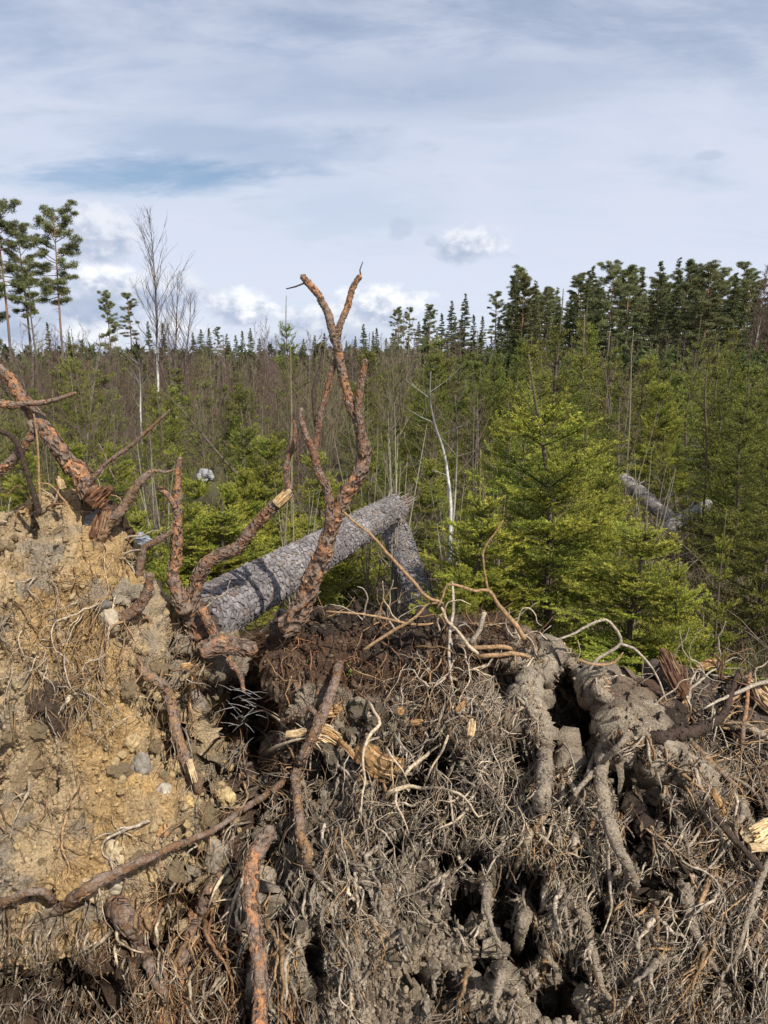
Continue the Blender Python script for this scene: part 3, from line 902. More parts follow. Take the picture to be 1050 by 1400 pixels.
TR = [
    # left: the big roots standing up from the sandy plate
    ('L', [(-40, 455, 8), (-8, 500, 9), (15, 522, 9), (38, 556, 10), (62, 588, 11.5), (92, 628, 13), (124, 668, 15)], 'Y', 3.08, 'orange'),
    ('L', [(-40, 546, 7), (10, 553, 6.5), (36, 553, 5), (62, 550, 4), (85, 543, 3.2), (103, 537, 2.4)], 'Y', 3.02, 'orange'),
    ('L', [(-20, 662, 7.5), (0, 645, 7.5), (25, 620, 7), (36, 604, 6.5), (47, 586, 6.5), (40, 578, 5)], 'Y', 3.0, 'orange'),
    ('L', [(-20, 588, 4), (10, 593, 4), (26, 612, 4), (36, 642, 4), (46, 676, 4.5), (54, 702, 5)], 'Y', 2.96, 'dark'),
    ('L', [(46, 566, 1.3), (51, 600, 1.6), (53, 640, 1.8), (55, 690, 2.2)], 'Y', 2.96, 'tan'),
    ('L', [(118, 668, 5), (132, 648, 4.2), (150, 631, 3.6), (176, 611, 3.2), (198, 592, 2.8), (222, 570, 2.0), (232, 560, 1.2)], 'Y', 3.05, 'brown'),
    ('L', [(135, 606, 1.2), (144, 624, 1.4), (152, 646, 1.6), (160, 660, 1)], 'Y', 3.05, 'brown'),
    ('L', [(132, 742, 9), (150, 715, 8), (167, 695, 7.5), (182, 672, 7), (198, 651, 6), (212, 643, 3), (226, 646, 2.2), (240, 642, 1.6)], 'Y', 3.1, 'tan'),
    ('L', [(256, 836, 13), (242, 808, 11), (236, 788, 9), (240, 765, 8.5), (243, 738, 8), (242, 706, 7), (243, 670, 6), (246, 627, 4)], 'Y', 3.2, 'orange'),
    ('L', [(240, 694, 4.5), (232, 680, 4.5), (226, 673, 4.5), (216, 668, 4.2)], 'Y', 3.18, 'orange'),
    ('L', [(190, 792, 6.5), (193, 768, 6), (197, 750, 5.5), (212, 741, 5.5), (224, 733, 5), (236, 727, 4)], 'Y', 3.18, 'brown'),
    ('L', [(160, 858, 10), (166, 845, 10), (182, 836, 9), (196, 820, 8), (203, 800, 7), (205, 784, 6)], 'Y', 2.92, 'brown'),
    ('L', [(270, 868, 17), (262, 838, 13), (264, 805, 11), (276, 778, 10.5), (296, 762, 9.5), (320, 752, 9), (340, 729, 9), (362, 702, 9), (378, 688, 9),
           (392, 676, 8.5), (397, 668, 5), (391, 655, 4.6), (391, 633, 4.2), (400, 610, 3.4), (404, 590, 2.8), (402, 575, 2)], 'Y', 3.3, 'red'),
    ('L', [(275, 830, 7), (285, 850, 7), (294, 872, 6)], 'Y', 3.22, 'orange'),
    ('L', [(282, 886, 15), (300, 884, 15), (320, 886, 13), (344, 890, 12)], 'Y', 3.2, 'orange'),
    ('L', [(312, 900, 5), (320, 912, 4.5), (329, 924, 4), (333, 945, 3)], 'Y', 3.15, 'orange'),
    ('L', [(186, 902, 6.5), (205, 924, 7), (224, 940, 7.5), (238, 974, 7.5), (243, 1008, 7), (256, 1042, 7), (266, 1066, 6), (274, 1086, 4)], 'S', 0.05, 'tan'),
    # middle: the forked dry root standing against the sky
    ('M', [(388, 858, 17), (404, 838, 16), (420, 805, 14.5), (438, 770, 13), (447, 738, 12), (456, 706, 11.5), (472, 676, 11), (490, 651, 11), (500, 626, 10.5),
           (496, 600, 9), (487, 572, 7.5), (477, 546, 7), (469, 518, 6.5), (463, 492, 7), (459, 466, 7.5), (457, 455, 7)], 'Y', 3.22, 'orange'),
    ('M', [(459, 466, 6.5), (453, 440, 6), (442, 415, 5.6), (427, 393, 5.4), (412, 377, 5)], 'Y', 3.22, 'orange'),
    ('M', [(460, 466, 6), (467, 440, 5.2), (476, 416, 5), (481, 396, 4.6), (493, 377, 4.2)], 'Y', 3.22, 'orange'),
    ('M', [(493, 378, 1.6), (492, 369, 1.2), (496, 358, 0.8)], 'Y', 3.22, 'dark'),
    ('M', [(416, 387, 1.6), (404, 392, 1.4), (391, 395, 0.9)], 'Y', 3.22, 'dark'),
    ('M', [(498, 622, 8), (495, 598, 6.5), (491, 566, 6), (491, 540, 5.6), (495, 516, 5.2), (499, 492, 4.8)], 'Y', 3.2, 'red'),
    ('M', [(452, 724, 8), (450, 700, 8), (447, 666, 7), (434, 641, 6.5), (427, 614, 6), (418, 597, 5), (410, 572, 4), (412, 558, 3)], 'Y', 3.2, 'red'),
    ('M', [(429, 622, 5), (433, 597, 5), (437, 566, 5), (446, 538, 4.5), (454, 505, 4.5), (462, 488, 5)], 'Y', 3.24, 'red'),
    ('M', [(433, 590, 2.5), (428, 544, 3), (433, 520, 2.6), (439, 495, 2.4), (441, 474, 1.8)], 'Y', 3.26, 'dark'),
    ('M', [(396, 850, 4), (400, 835, 4.5), (412, 828, 5), (418, 818, 3)], 'Y', 3.15, 'orange'),
    # the root crossing the centre
    ('M', [(465, 906, 5.5), (459, 930, 6), (449, 955, 7), (441, 978, 7.5), (430, 1004, 7), (417, 1030, 7), (404, 1050, 7.5)], 'S', 0.13, 'brown'),
    ('M', [(404, 1050, 6.5), (404, 1080, 6), (409, 1110, 6.5), (412, 1145, 7), (422, 1165, 7), (419, 1192, 8)], 'S', 0.09, 'tan'),
    ('L', [(404, 1052, 6), (388, 1068, 5), (366, 1086, 4.2), (336, 1103, 4), (300, 1129, 3.8), (262, 1147, 4.2), (205, 1173, 5.5), (150, 1199, 7.5), (112, 1217, 8), (86, 1238, 8), (70, 1250, 6)], 'S', 0.09, 'brown'),
    ('L', [(78, 1236, 5.5), (62, 1222, 5), (40, 1221, 5), (0, 1236, 5), (-40, 1246, 5)], 'S', 0.07, 'brown'),
    ('M', [(371, 1132, 8), (360, 1146, 10), (350, 1166, 11), (345, 1200, 10.5), (347, 1240, 10), (352, 1290, 10), (355, 1345, 10), (356, 1400, 10), (358, 1480, 10)], 'YV', 2.2, 'orange'),
    ('L', [(150, 1238, 14), (170, 1250, 14), (182, 1276, 9), (200, 1312, 8), (218, 1345, 8), (232, 1372, 8)], 'S', 0.09, 'brown'),
    ('L', [(300, 1190, 12), (280, 1240, 11), (250, 1310, 10), (232, 1370, 11), (222, 1450, 11)], 'S', 0.03, 'brown'),
    ('M', [(366, 1027, 2.6), (385, 1018, 2.8), (410, 1010, 2.6), (430, 1008, 2)], 'S', 0.14, 'pale'),
    ('M', [(398, 1000, 1.6), (380, 984, 1.8), (362, 972, 1.8), (345, 972, 1.7), (336, 966, 1.6), (341, 962, 1.5), (362, 968, 1.2), (392, 985, 1)], 'S', 0.12, 'pale'),
    ('M', [(440, 990, 4), (425, 968, 4), (412, 975, 5), (396, 983, 4), (380, 986, 3)], 'S', 0.11, 'brown'),
    # right half: thin roots over the crest
    ('M', [(618, 796, 1.6), (620, 830, 2.2), (615, 870, 2.8), (614, 900, 3), (617, 930, 2.4), (622, 960, 2)], 'S', 0.07, 'mud'),
    ('M', [(598, 832, 1.6), (606, 815, 2), (612, 799, 2.2), (632, 802, 2.4), (650, 808, 2.6), (668, 807, 3), (682, 828, 3.4), (700, 848, 4), (716, 872, 4)], 'Y', 2.88, 'tan'),
    ('M', [(667, 806, 2), (664, 790, 1.8), (661, 768, 1.6), (662, 750, 1.5), (676, 730, 1.3), (688, 712, 1)], 'Y', 2.9, 'tan'),
    ('M', [(470, 700, 1.4), (482, 711, 2), (510, 734, 2.4), (533, 760, 2.6), (560, 790, 2.8), (584, 816, 2.8), (604, 826, 3), (610, 850, 2.4)], 'Y', 2.98, 'tan'),
    ('M', [(498, 888, 2.4), (520, 873, 2.6), (545, 858, 2.6), (570, 843, 2.4), (582, 828, 2.2), (598, 824, 2)], 'Y', 2.96, 'tan'),
    ('M', [(446, 836, 1.3), (480, 838, 1.5), (510, 842, 1.8), (545, 850, 2.2), (575, 854, 2), (592, 852, 1.2)], 'Y', 3.02, 'tan'),
    ('M', [(604, 830, 2), (612, 850, 2.4), (628, 866, 2.6), (640, 882, 3), (652, 893, 3.4)], 'Y', 2.8, 'pale'),
    ('M', [(662, 838, 4), (656, 860, 4), (644, 878, 4)], 'Y', 2.82, 'mud'),
    ('M', [(622, 882, 2), (650, 886, 3), (680, 884, 3.2), (706, 888, 3)], 'S', 0.06, 'tan'),
    ('M', [(650, 898, 3), (680, 896, 3.4), (705, 893, 3), (730, 900, 2)], 'S', 0.05, 'tan'),
    ('M', [(735, 955, 10), (742, 985, 9), (746, 1010, 9), (746, 1045, 9), (743, 1080, 10), (742, 1110, 12)], 'S', 0.20, 'mud'),
    ('M', [(822, 950, 10), (830, 985, 9), (830, 1010, 8), (822, 1045, 8), (826, 1090, 9), (834, 1135, 9), (850, 1170, 7), (866, 1204, 7), (872, 1235, 5)], 'S', 0.20, 'mud'),
    ('M', [(824, 995, 5), (814, 1030, 5), (804, 1055, 5), (796, 1070, 4)], 'S', 0.26, 'mud'),
    ('M', [(862, 1002, 4), (846, 1018, 4), (826, 1040, 4.5), (806, 1062, 5), (790, 1080, 5.5), (781, 1102, 5)], 'S', 0.28, 'mud'),
    ('M', [(753, 1000, 2), (772, 1018, 2), (782, 1036, 1.8), (788, 1062, 1.6)], 'S', 0.25, 'mud'),
    ('M', [(760, 895, 7), (800, 930, 9), (842, 966, 9), (884, 1004, 8.5), (918, 1042, 8), (946, 1084, 7), (974, 1124, 6), (1002, 1162, 5)], 'S', 0.03, 'mud'),
    ('M', [(850, 985, 5), (900, 1008, 5), (950, 1036, 5), (1000, 1062, 4.5), (1034, 1086, 4), (1048, 1130, 3.5)], 'S', 0.05, 'mud'),
    ('M', [(786, 908, 3), (830, 944, 3), (880, 968, 3), (930, 1000, 3.5), (980, 1050, 3.5), (1020, 1090, 3)], 'S', 0.05, 'tan'),
    ('R', [(880, 1012, 8), (930, 1004, 9), (965, 994, 8), (985, 982, 6), (997, 960, 4), (1004, 935, 3), (1010, 915, 2)], 'S', 0.09, 'dark'),
    ('R', [(990, 990, 5), (1020, 994, 6), (1050, 1008, 6), (1090, 1030, 6)], 'S', 0.05, 'mud'),
    ('R', [(1075, 922, 3), (1040, 934, 3), (1005, 948, 3.4), (975, 962, 3), (948, 976, 2.4)], 'S', 0.12, 'mud'),
    ('R', [(1026, 920, 2), (1022, 950, 2.6), (1018, 985, 3), (1012, 1030, 3)], 'S', 0.06, 'orange'),
    ('M', [(755, 876, 1.4), (780, 868, 2), (804, 856, 2.2), (828, 847, 2.4), (840, 858, 2.5), (850, 878, 2.6), (836, 890, 2.4), (818, 901, 2.6), (806, 915, 2.6)], 'Y', 2.8, 'mud'),
    ('M', [(848, 880, 2.4), (866, 886, 2.2), (882, 901, 2), (892, 915, 1.8), (902, 932, 1.6), (910, 958, 1.8)], 'Y', 2.8, 'mud'),
    ('M', [(790, 902, 2.2), (812, 908, 2.4), (832, 908, 2.4), (846, 900, 1.8), (852, 892, 1)], 'Y', 2.8, 'tan'),
    ('R', [(1062, 1160, 4), (1042, 1196, 4), (1026, 1245, 4.2), (1012, 1290, 4.4), (1000, 1320, 4), (975, 1345, 3)], 'S', 0.10, 'mud'),
    ('R', [(960, 1085, 4), (990, 1130, 4.5), (1020, 1165, 4.5), (1060, 1210, 4)], 'S', 0.10, 'dark'),
    # the pale net in the centre
    ('M', [(503, 958, 2), (512, 974, 2.3), (519, 990, 2.6), (504, 1008, 2.6), (496, 1036, 2.4), (499, 1066, 2.3), (495, 1090, 2), (493, 1132, 1.4)], 'S', 0.12, 'pale'),
    ('M', [(520, 1098, 3), (535, 1084, 3.2), (556, 1074, 3.2), (576, 1078, 3), (600, 1078, 3), (628, 1085, 2.8), (643, 1100, 2.8), (654, 1116, 2.6), (680, 1106, 2)], 'S', 0.11, 'pale'),
    ('M', [(552, 1062, 2.6), (560, 1050, 3), (576, 1037, 3.4), (594, 1023, 3.4), (608, 1013, 3)], 'S', 0.12, 'pale'),
    ('M', [(614, 1002, 1.8), (606, 1024, 2), (590, 1050, 2), (581, 1074, 2)], 'S', 0.16, 'pale'),
    ('M', [(526, 1020, 1.6), (540, 1040, 1.7), (553, 1058, 1.6), (560, 1076, 1.4)], 'S', 0.14, 'pale'),
    ('M', [(643, 1100, 2.4), (630, 1116, 2.2), (616, 1126, 2.2), (600, 1132, 1.6), (588, 1138, 1)], 'S', 0.12, 'pale'),
    ('M', [(616, 1078, 1.8), (617, 1100, 1.8), (620, 1128, 1.6), (622, 1150, 1)], 'S', 0.13, 'mud'),
    ('M', [(545, 1078, 2), (541, 1096, 2), (548, 1112, 2), (556, 1130, 1.5), (560, 1146, 1)], 'S', 0.12, 'pale'),
    ('M', [(728, 1128, 5), (716, 1160, 5), (704, 1190, 5), (690, 1222, 4)], 'S', 0.10, 'pale'),
    ('M', [(832, 1130, 3), (830, 1160, 2.8), (833, 1200, 2.8), (836, 1240, 2.6), (826, 1272, 2.2), (815, 1290, 1.6)], 'S', 0.14, 'mud'),
    ('M', [(666, 1205, 8), (664, 1235, 6), (670, 1262, 5), (680, 1290, 4), (678, 1305, 3)], 'S', 0.14, 'mud'),
    ('M', [(720, 1245, 9), (712, 1275, 8), (706, 1310, 8), (712, 1340, 6)], 'S', 0.14, 'mud'),
    ('M', [(690, 1330, 7), (682, 1352, 8), (676, 1375, 5), (684, 1400, 3)], 'S', 0.16, 'mud'),
    ('M', [(738, 1290, 6), (756, 1318, 5), (780, 1340, 4), (806, 1362, 3)], 'S', 0.13, 'mud'),
    ('M', [(926, 1180, 9), (940, 1230, 10), (950, 1270, 9), (968, 1310, 8), (990, 1340, 6)], 'S', 0.07, 'mud'),
    ('M', [(790, 1230, 8), (812, 1300, 8), (824, 1350, 7), (850, 1380, 5)], 'S', 0.07, 'mud'),
    ('M', [(880, 1130, 5), (900, 1200, 5), (938, 1215, 5)], 'S', 0.06, 'mud'),
    ('M', [(890, 1228, 4), (902, 1222, 5), (918, 1223, 4)], 'S', 0.24, 'pale'),
]
for (ow, pts, mode, val, kind) in TR:
    add_root(ow, pts, mode, val, kind)


# ------------------------------------------------------------------ roots grown over the plates
class RootField:
    def __init__(self):
        self.items = {'L': [], 'M': [], 'R': []}   # (size, V, Q, T, colour)

    def grow(self, owner, px, py, ang_, length, r0, kind, lift, depth=0, wig=0.35, grav=0.12, rough=0.22):
        n = max(4, int(length / 6))
        x, y, a = px, py, ang_
        pts = []
        turn = 0.0
        for i in range(n):
            t = i / (n - 1)
            pts.append((x, y, r0 * (1 - 0.86 * t), lift * (min(1, t * 4) ** 0.7) * (1 - 0.3 * t)))
            turn = 0.3 * turn + random.gauss(0, wig * 0.6) + (random.choice((-1, 1)) * random.uniform(.3, .9) if random.random() < 0.07 else 0)
            a += turn
            da = (PI / 2 - a + PI) % (2 * PI) - PI
            a += da * grav
            x += math.cos(a) * 6
            y += math.sin(a) * 6
            if depth < 2 and i > 1 and random.random() < (0.24 if depth == 0 else 0.14) and length > 36:
                self.grow(owner, x, y, a + random.choice((-1, 1)) * random.uniform(0.5, 1.1), length * random.uniform(0.3, 0.6) * (1 - 0.5 * t),
                          r0 * (1 - 0.72 * t) * 0.68, kind, lift * random.uniform(0.7, 1.5), depth + 1, wig, grav, rough)
        a_ = np.array(pts)
        Yv = surfY(a_[:, 0], a_[:, 1])
        if (Yv > 8).sum() > len(Yv) * 0.4:
            return
        ok = Yv < 8
        idx = np.arange(len(Yv))
        Yv = np.interp(idx, idx[ok], Yv[ok])
        if len(Yv) >= 5:
            yp = np.pad(Yv, 2, mode='edge')
            Yv = 0.5 * np.convolve(yp, np.ones(5) / 5, 'valid') + 0.5 * np.array([yp[i:i + 5].min() for i in range(len(Yv))])
        Yv = Yv - a_[:, 3]
        path = P(a_[:, 0], a_[:, 1], Yv)
        rad = np.clip(a_[:, 2], 0.35, None) * mpp(a_[:, 1], Yv)
        path = path + 0.9 * rad[:, None] * np.stack([vnoise(path * 55, k_) for k_ in (1, 2, 3)], -1)
        rad = rad * (1 + 0.35 * vnoise(path * 40, 9))
        sides = 4 if r0 < 2 else (5 if r0 < 4 else 11)
        if r0 >= 4:
            d = np.linspace(0, len(path) - 1, len(path) * 3)
            path = np.stack([np.interp(d, np.arange(len(path)), path[:, i]) for i in range(3)], -1)
            rad = np.interp(d, np.arange(len(rad)), rad)
        V, Q, T = tube(path, rad, sides, rough=rough if r0 >= 1.6 else 0, nscale=70 if r0 < 4 else 95, ridge=0.6 if r0 >= 4 else 0)
        c = np.asarray(RC[kind]) * random.uniform(0.5, 1.2)
        c = c * (1 + 0.3 * vnoise(V * 45, 2)[:, None])
        self.items[owner].append((length * r0, V, Q, T, c))


RF = RootField()


def owner_of(px, py):
    ys = {k: float(pl.Y(px, py)) for k, pl in PLATES.items()}
    return min(ys, key=ys.get)


# rootlets leaving the traced roots
for (ow_, pts_, mode_, val_, kind_) in TR:
    if mode_ != 'S' or kind_ == 'orange':
        continue
    a_ = smooth_path(np.array([q[:3] for q in pts_], float), 14)
    for q in a_[2:]:
        if random.random() < 0.55:
            RF.grow(owner_of(q[0], q[1]), q[0], q[1], random.gauss(PI / 2, 0.9), random.uniform(24, 80), random.uniform(0.5, 1.7), kind_ if kind_ != 'brown' else 'tan', val_ * random.uniform(.6, 1.1))


def scatter(n, x0, x1, y0, y1, ang_mu, ang_sd, l0, l1, r0, r1, kinds, lift0, lift1, **kw):
    for _ in range(n):
        px, py = random.uniform(x0, x1), random.uniform(y0, y1)
        ow = owner_of(px, py)
        rr = r0 + (r1 - r0) * random.random() ** 2.2
        RF.grow(ow, px, py, random.gauss(ang_mu, ang_sd), random.uniform(l0, l1), rr, random.choice(kinds), random.uniform(lift0, lift1), **kw)


DN = PI / 2
scatter(95, -60, 330, 720, 1150, DN, 0.8, 40, 150, 0.7, 3.2, ['tan', 'tan', 'pale', 'mud'], 0.005, 0.05)
scatter(60, 0, 160, 760, 900, DN, 1.2, 20, 70, 0.6, 1.6, ['tan', 'mud', 'brown'], 0.005, 0.03, wig=0.6)
scatter(36, 40, 140, 890, 960, DN, 0.5, 40, 110, 0.7, 2.0, ['tan', 'mud'], 0.01, 0.06)
scatter(70, -60, 180, 1240, 1340, DN + 0.25, 0.4, 60, 180, 0.6, 2.8, ['mud', 'pale', 'tan', 'mud'], 0.02, 0.16, wig=0.24)
scatter(70, 120, 340, 1180, 1360, DN + 0.35, 0.3, 60, 190, 0.9, 4.0, ['tan', 'mud', 'brown', 'pale'], 0.02, 0.12, wig=0.2)
scatter(50, 180, 330, 1220, 1330, DN + 0.45, 0.16, 90, 220, 1.4, 4.5, ['brown', 'tan', 'red', 'dark'], 0.0, 0.08, wig=0.12)
scatter(60, 330, 480, 1130, 1330, DN + 0.1, 0.3, 40, 150, 0.8, 3.4, ['mud', 'mud', 'tan'], 0.01, 0.09)
scatter(80, 400, 1050, 1000, 1330, DN, 0.45, 50, 170, 0.7, 2.6, ['mud', 'mud', 'mud', 'pale', 'tan'], 0.02, 0.14, wig=0.2)
scatter(105, 600, 1050, 1050, 1330, DN, 0.3, 50, 140, 2.0, 6.0, ['mud', 'mud', 'mud', 'tan'], 0.0, 0.11, rough=0.5, wig=0.3)   # mud-clotted strands
scatter(40, 420, 700, 1090, 1350, DN, 0.3, 40, 110, 1.6, 5.0, ['mud', 'pale', 'mud'], 0.0, 0.06, rough=0.5)
scatter(120, 540, 760, 870, 1050, DN, 0.9, 40, 140, 0.6, 2.2, ['mud', 'pale', 'tan', 'mud'], 0.01, 0.10, wig=0.5)
scatter(60, 560, 720, 1020, 1120, DN, 1.1, 40, 130, 0.6, 2.2, ['pale', 'mud', 'pale'], 0.04, 0.15, wig=0.5, grav=0.06)
scatter(60, 690, 800, 1080, 1140, DN, 0.9, 50, 150, 0.7, 2.6, ['pale', 'mud'], 0.03, 0.14)
scatter(105, 800, 1050, 960, 1200, DN - 0.75, 0.24, 70, 230, 0.9, 4.0, ['mud', 'mud', 'dark', 'tan'], 0.01, 0.09, wig=0.2, grav=0.05)
scatter(120, 700, 940, 895, 1010, DN - 0.7, 0.35, 50, 180, 0.7, 4.0, ['mud', 'mud', 'tan', 'dark', 'pale'], 0.005, 0.06, wig=0.2, grav=0.03)
for k_ in range(60):
    t_ = random.uniform(0, .55)
    x_, y_ = 770 + 215 * t_ + random.gauss(0, 16), 905 + 235 * t_ + random.gauss(0, 12)
    RF.grow(owner_of(x_, y_), x_, y_, math.atan2(235, 215) + random.gauss(0, .12), random.uniform(110, 260), random.uniform(.8, 4.2), random.choice(['mud', 'mud', 'dark', 'tan', 'brown']), random.uniform(.01, .06), 0, .12, .02, .3)
scatter(40, 690, 900, 890, 1000, DN, 0.8, 30, 100, 0.8, 2.5, ['mud', 'tan'], 0.01, 0.05)
scatter(60, 325, 420, 1240, 1400, DN + 0.1, 0.25, 50, 150, 0.9, 5.5, ['mud', 'tan', 'mud', 'brown'], 0.0, 0.08, wig=0.2, rough=0.4)
scatter(30, 325, 420, 880, 1000, DN, 0.7, 30, 90, 0.6, 2.0, ['brown', 'tan', 'dark'], 0.0, 0.06)
scatter(80, 960, 1060, 1180, 1400, DN + 0.25, 0.3, 60, 180, 0.9, 3.4, ['mud', 'tan', 'mud'], 0.02, 0.12, wig=0.2)
scatter(40, 890, 1060, 930, 1060, DN, 1.0, 30, 90, 0.7, 2.0, ['mud', 'dark', 'tan'], 0.005, 0.05)
scatter(70, 380, 600, 850, 960, DN, 1.0, 30, 110, 0.6, 1.8, ['brown', 'tan', 'red', 'dark'], 0.005, 0.06, wig=0.5)
scatter(60, 230, 370, 870, 1060, DN, 0.7, 30, 110, 0.7, 2.0, ['tan', 'mud', 'brown'], 0.02, 0.12)
scatter(45, 330, 520, 1000, 1150, DN + 0.2, 0.9, 40, 120, 0.8, 2.6, ['mud', 'tan', 'mud'], 0.02, 0.12)
scatter(60, 700, 960, 1280, 1400, DN, 0.9, 60, 150, 0.8, 2.4, ['mud', 'tan'], 0.02, 0.12)
# fine roots curling up off the crests, against the green
for _ in range(90):
    px = random.choice([random.uniform(0, 160), random.uniform(590, 800), random.uniform(380, 600), random.uniform(880, 1050), random.uniform(160, 290)])
    pl = LEFT if px < 330 else (RIGHT if px > 890 else MID)
    cy = float(np.interp(px, pl.px, pl.cy))
    ow = 'L' if px < 330 else ('R' if px > 890 else 'M')
    n = random.randint(5, 12)
    a = random.gauss(-PI / 2, 0.8)
    x, y = px, cy + 12
    Y0 = float(pl.Y(px, cy + 12)) - 0.02
    if Y0 > 8:
        continue
    pts = []
    r0 = random.uniform(0.8, 2.2)
    for i in range(n):
        pts.append((x, y, r0 * (1 - 0.7 * i / n), Y0 - 0.004 * i))
        a += random.gauss(0, 0.4) + 0.06
        x += math.cos(a) * 8
        y += math.sin(a) * 8
    q = smooth_path(np.array(pts), 4)
    V, Q, T = tube(P(q[:, 0], q[:, 1], q[:, 3]), np.clip(q[:, 2], 0.4, None) * mpp(q[:, 1], q[:, 3]), 4)
    RF.items[ow].append((r0 * n * 8, V, Q, T, np.asarray(RC[random.choice(['tan', 'brown', 'mud', 'pale'])])))

for k, items in RF.items.items():
    items.sort(key=lambda t: -t[0])
    room = 285 - sum(1 for t in TR if t[0] == k)
    for it in items[:room]:
        link('root', mesh_np('root', it[1], [it[2], it[3]], M_ROOT, np.broadcast_to(it[4], (len(it[1]), 3))), OWN[k])
    s = Soup()
    for it in items[room:]:
        s.add(it[1], it[2], it[3], it[4])
    if s.n:
        link('fine_roots', s.mesh('fine_roots', M_ROOT), OWN[k], 'stuff')

# hair roots matted in the humus and on the mud
def hair(owner, n, spots, col, l0, l1, r):
    s = Soup()
    for _ in range(n):
        a, b, rx, ry = random.choice(spots)
        px, py = random.gauss(a, rx), random.gauss(b, ry)
        Y0 = float(surfY(px, py))
        if Y0 > 8:
            continue
        p = P(px, py, Y0)
        d = np.array([random.gauss(0, 0.8), random.uniform(-1.2, 0.1), random.gauss(-0.25, 0.7)])
        d /= np.linalg.norm(d)
        L = random.uniform(l0, l1)
        b2 = p + d * L * 0.5
        c2 = b2 + (d + np.array([random.gauss(0, .6), random.gauss(0, .4), -0.5 + random.gauss(0, .4)])) * L * 0.4
        s.tube(np.array([p - d * 0.01, b2, c2]), np.array([r, r * 0.8, r * 0.4]), 3, np.asarray(col) * random.uniform(0.6, 1.4), cap=False)
    link('root_hair', s.mesh('root_hair', M_ROOT), OWN[owner], 'stuff')


hair('M', 5600, [(350, 925, 16, 30), (345, 890, 14, 18), (370, 1000, 25, 40), (420, 885, 50, 32), (550, 900, 55, 30), (640, 870, 40, 25), (690, 870, 30, 22), (385, 960, 22, 40)], (0.13, 0.075, 0.045), 0.02, 0.08, 0.0012)
hair('M', 4200, [(600, 1120, 80, 60), (740, 1120, 50, 40), (900, 1150, 90, 90), (800, 930, 60, 28), (800, 930, 60, 28), (860, 970, 50, 30), (860, 970, 50, 30), (840, 950, 60, 30), (720, 930, 30, 25), (720, 930, 30, 25), (360, 1340, 20, 50)], (0.26, 0.21, 0.15), 0.015, 0.05, 0.0013)
hair('L', 2600, [(80, 800, 90, 50), (60, 940, 60, 50), (60, 1300, 80, 40), (250, 1300, 60, 60), (240, 900, 60, 40)], (0.25, 0.17, 0.09), 0.015, 0.06, 0.0012)

# ------------------------------------------------------------------ stones and clods stuck in the plates
ST = [(151, 851, 13, 18, (0.36, 0.30, 0.21)), (182, 1016, 11, 13, (0.40, 0.29, 0.15)), (191, 1045, 15, 15, (0.22, 0.19, 0.15)), (172, 815, 24, 20, (0.33, 0.28, 0.21)),
      (140, 828, 12, 9, (0.12, 0.105, 0.09)), (74, 972, 25, 36, (0.085, 0.06, 0.043)), (157, 1165, 19, 17, (0.42, 0.33, 0.20)), (166, 1212, 20, 20, (0.33, 0.28, 0.20)),
      (128, 1214, 16, 18, (0.36, 0.27, 0.16)), (240, 1050, 11, 9, (0.42, 0.32, 0.17)), (225, 1085, 14, 12, (0.36, 0.31, 0.24)), (258, 1096, 8, 7, (0.44, 0.30, 0.13)),
      (222, 1136, 9, 7, (0.42, 0.22, 0.09)), (130, 715, 18, 15, (0.20, 0.18, 0.17)), (310, 1090, 11, 14, (0.38, 0.28, 0.14)), (295, 1170, 17, 22, (0.22, 0.18, 0.13)),
      (265, 955, 16, 18, (0.24, 0.20, 0.16)), (205, 1200, 9, 8, (0.42, 0.30, 0.15))]
for i, (px, py, rx, ry, c) in enumerate(ST):
    y = float(surfY(px, py))
    k = mpp(py, y)
    o = link('stone', rock_mesh(40 + i, (rx * k * 1.1, min(rx, ry) * k, ry * k * 1.1), c, 3, 1.1 if rx > 23 else 0.5, M_SOIL if rx > 23 else None), pineL)
    o.location = Vector(P(px, py, y - 0.02 * rx * k))
    o.rotation_euler = (random.uniform(-.3, .3), random.uniform(-.3, .3), random.uniform(-.3, .3))
bs = link('stone', rock_mesh(8, (.045, .04, .036), (.22, .24, .26), 3, 0.7), pineL)
bs.location = Vector(P(196, 740, 3.24))
bs['label'] = 'pale bluish stone held by the roots above the crest'
protoS = [rock_mesh(80 + i, (1, 0.9, 0.85), (0.37, 0.27, 0.14), 2) for i in range(5)]
protoM = [rock_mesh(90 + i, (0.9, 0.9, 1.15), (0.25, 0.205, 0.15), 2, 0.8, M_SOIL) for i in range(6)]


def clods(owner, n, x0, x1, y0, y1, r0, r1, protos, name, bury=0.2):
    for _ in range(n):
        px, py = random.uniform(x0, x1), random.uniform(y0, y1)
        y = float(PLATES[owner].Y(px, py))
        if y > 8 or y > float(surfY(px, py)) + 0.02:
            continue
        rr = (r0 + (r1 - r0) * random.random() ** 2) * mpp(py, y)
        o = link(name, random.choice(protos), OWN[owner])
        o.location = Vector(P(px, py, y - bury * rr))
        o.scale = (rr * random.uniform(.8, 1.3), rr, rr * random.uniform(.7, 1.2))
        o.rotation_euler = (random.uniform(0, 6), random.uniform(0, 6), random.uniform(0, 6))


